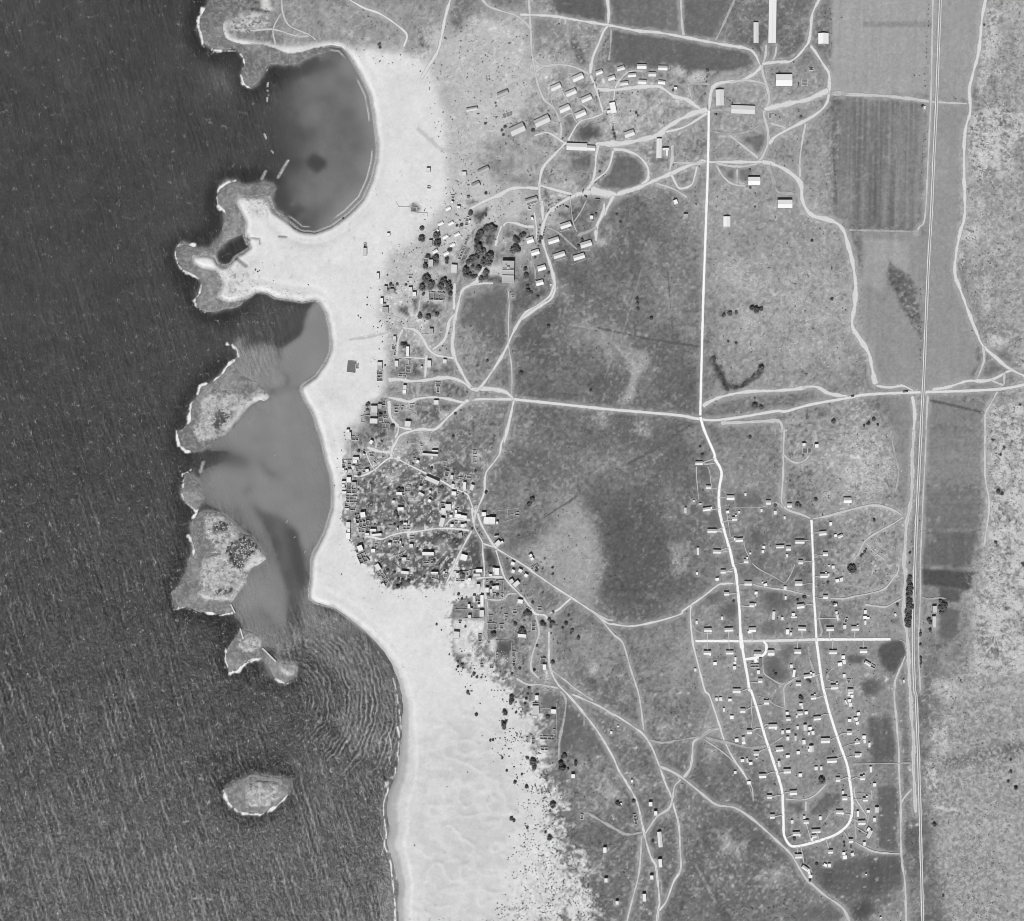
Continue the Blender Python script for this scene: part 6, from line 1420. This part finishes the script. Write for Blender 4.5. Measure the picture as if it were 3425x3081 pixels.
stone_wall("C 505,230 545,300 690,298", "thin bent wall on sand", 0.8); stone_wall("C 770,378 930,380 930,430", "thin cornered wall on sand", 0.7); stone_wall("D 900,635 960,620 1040,595", "kerb wall before barrack", 0.5); stone_wall("D 830,1035 985,985", "kerb wall before barrack", 0.5); stone_wall("D 1065,1080 1250,1005", "kerb wall before barrack", 0.6); stone_wall("D 1180,885 1290,890 1330,810", "kerb wall round barrack", 0.5)

def round_tank(s, r, look):
    p = pts(s)[0]; o = empty("water_tank", p); n = 20; V = []; F = []
    for z in (-.3, 1.6): V += [(r*math.cos(2*math.pi*k/n), r*math.sin(2*math.pi*k/n), z) for k in range(n)]
    F = [(k, (k+1) % n, n + (k+1) % n, n + k) for k in range(n)]; part("tank_wall", mesh("tank_wall", V, F, M_WALL), o)
    V = [(0, 0, 1.9)] + [((r + .1)*math.cos(2*math.pi*k/n), (r + .1)*math.sin(2*math.pi*k/n), 1.6) for k in range(n)]
    part("lid", mesh("lid", V, [(0, 1 + k, 1 + (k+1) % n) for k in range(n)], RT['w']), o); register(o, look, "tank", p, None)
round_tank("D 775,1350", 1.8, "round white water tank"); round_tank("J 1998,1507", 2.0, "round white water tank")

M_CAB = plain_mat("vehicle_paint_dark", 70, 0.1, 1, 0.4, 0.1, 0.5); M_BED = plain_mat("truck_bed", 120, 0.2, 1); M_TYRE = plain_mat("tyre", 40, 0.1, 1); M_BUSR = plain_mat("bus_roof", 150, 0.1, 2, 0.5); M_BOAT = plain_mat("boat_white", 220, 0.1, 1, 0.5); M_WOOD = plain_mat("boat_bench", 130, 0.2, 1)
def me_wheel():
    V = []; F = []; n = 12
    for y in (-.15, .15): V += [(.45*math.cos(2*math.pi*k/n), y, .45 + .45*math.sin(2*math.pi*k/n)) for k in range(n)]
    F = [(k, (k+1) % n, n + (k+1) % n, n + k) for k in range(n)] + [tuple(range(n)), tuple(range(2*n - 1, n - 1, -1))]
    return mesh("wheel", V, F, M_TYRE)
WHEEL = me_wheel()
def bus(s, rot, look, L=9.5, W=2.6):
    p = pts(s)[0]; o = empty("bus", p, z=float(gz(*p)) + 0.6, rot=math.radians(rot)); l, w = L/2, W/2
    V = []; F = []; box(V, F, -l, l, -w, w, .5, 2.6, True); box(V, F, -l + .15, l - .25, -w + .12, w - .12, 2.6, 2.95); part("body", mesh("body", V, F, M_CAB), o)
    V = []; F = []; box(V, F, -l + .3, l - .4, -w + .25, w - .25, 2.952, 3.06); part("roof", mesh("roof", V, F, M_BUSR), o)
    wm = cached('win', me_window)
    for i in range(6):
        for sg in (-1, 1): part("window", wm, o, (-l + 1.2 + i * (L - 2.4) / 5, sg * (w + .01), 1.6), sc=(1.1, 1, .8))
    for x in (-l + 1.8, l - 1.9):
        for sg in (-1, 1): part("wheel", WHEEL, o, (x, sg * (w - .1), 0))
    register(o, look, "bus", p, None)
def truck(s, rot, look, L=6.5, W=2.3):
    p = pts(s)[0]; o = empty("truck", p, z=float(gz(*p)) + 0.75, rot=math.radians(rot)); l, w = L/2, W/2
    V = []; F = []; box(V, F, l - 2.6, l - 1.2, -w, w, .6, 2.3, True); box(V, F, l - 1.2, l, -w + .2, w - .2, .6, 1.5, True); part("cab", mesh("cab", V, F, M_CAB), o)
    V = []; F = []; box(V, F, -l, l - 2.7, -w, w, .8, 1.0, True)
    for a in ((-l, l - 2.7, -w, -w + .1), (-l, l - 2.7, w - .1, w), (-l, -l + .1, -w + .1, w - .1)): box(V, F, *a, 1.0, 1.7)
    part("cargo_bed", mesh("cargo_bed", V, F, M_BED), o)
    V = []; F = []; box(V, F, l - 1.24, l - 1.18, -w + .2, w - .2, 1.6, 2.1); part("windscreen", mesh("windscreen", V, F, M_GLASS), o)
    for x in (-l + 1.2, l - .9):
        for sg in (-1, 1): part("wheel", WHEEL, o, (x, sg * (w - .15), 0))
    register(o, look, "truck", p, "vehicles on the roads")
bus("D 1408,205", -4, "long dark bus parked on square"); truck("D 1245,162", -35, "dark truck"); truck("D 1210,88", 80, "dark truck"); truck("X 320,873", 14, "dark truck on main road"); truck("X 573,851", 8, "dark truck on main road", 9.5); truck("B 1180,727", 90, "grey truck"); truck("I 650,350", 0, "small dark truck", 5); truck("B 770,1445", 5, "small dark truck", 5); truck("B 775,1598", -4, "small dark truck", 5); truck("B 485,980", 0, "dark truck", 6)
def boat(s, rot, look, L=5.5):
    p = pts(s)[0]; o = empty("rowing_boat", p, z=0.05 if GR.sample(LM, *p) < .5 else float(gz(*p)), rot=math.radians(rot)); n = 9; V = []; F = []
    for i in range(n):
        t = i / (n - 1) * 2 - 1; w = 0.75 * max(0.03, (1 - abs(t) ** 2.2)); x = t * L / 2
        V += [(x, -w, .65 + .15*t*t), (x, -w * .6, .1), (x, 0, 0), (x, w * .6, .1), (x, w, .65 + .15*t*t), (x, w * .85, .62 + .15*t*t), (x, w*.5, .2), (x, -w*.5, .2), (x, -w * .85, .62 + .15*t*t)]
    for i in range(n - 1):
        for k in range(9): F.append((i*9 + k, i*9 + (k+1) % 9, (i+1)*9 + (k+1) % 9, (i+1)*9 + k))
    part("hull", mesh("hull", V, F, M_BOAT), o)
    for x in (-1.1, .2, 1.3):
        V = []; F = []; box(V, F, x - .14, x + .14, -.55, .55, .42, .47, True); part("bench", mesh("bench", V, F, M_WOOD), o)
    register(o, look, "boat", p, "small white boats by the village bays")
boat("T 1482,1192", -40, "white rowing boat on beach edge", 7); boat("U 1315,1128", 60, "white rowing boat"); boat("U 1228,1003", 25, "white rowing boat"); boat("U 1162,872", 65, "white rowing boat", 7); boat("U 1058,313", 0, "white rowing boat", 4)
# worn yards round the buildings, and the paths people have trodden from the houses to the lanes
YT = tone.copy()
LANES = np.concatenate([P_ for P_, w_, k_ in ROADS if k_ in 'wv'])
for o_, look_, cat_, p_, g_ in TODO:
    if cat_ in ('house', 'shed', 'barrack', 'hut', 'stone house', 'ruin'):
        R_ = {'house': 20, 'barrack': 24, 'shed': 13, 'hut': 16}.get(cat_, 15)
        w_ = GR.win(p_[0] - R_, p_[0] + R_, p_[1] - R_, p_[1] + R_)
        d_ = np.hypot(X[w_] - p_[0], Y[w_] - p_[1]) + 26 * n_fin[w_] + 14 * n_mid[w_]
        k_ = sstep(R_, R_ * 0.45, d_) * 0.55 * sstep(R_, R_ * .85, np.maximum(abs(X[w_] - p_[0]), abs(Y[w_] - p_[1])))
        YT[w_] = np.maximum(YT[w_], YT[w_] * (1 - k_) + 178 * k_)
    if cat_ == 'house':
        d_ = np.hypot(LANES[:, 0] - p_[0], LANES[:, 1] - p_[1]); i_ = int(np.argmin(d_))
        if 16 < d_[i_] < 80:
            q_n = LANES[i_]; m_x = (p_[0] + q_n[0]) / 2; m_y = (p_[1] + q_n[1]) / 2 + random.Random(int(p_[0])).uniform(-5, 5)
            road('t', 2.6, f"@ {p_[0]:.1f},{p_[1]+4:.1f} {m_x:.1f},{m_y:.1f} {q_n[0]:.1f},{q_n[1]:.1f}", lift=0.09)
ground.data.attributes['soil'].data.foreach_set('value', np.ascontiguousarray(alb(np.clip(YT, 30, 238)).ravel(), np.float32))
write_labels()
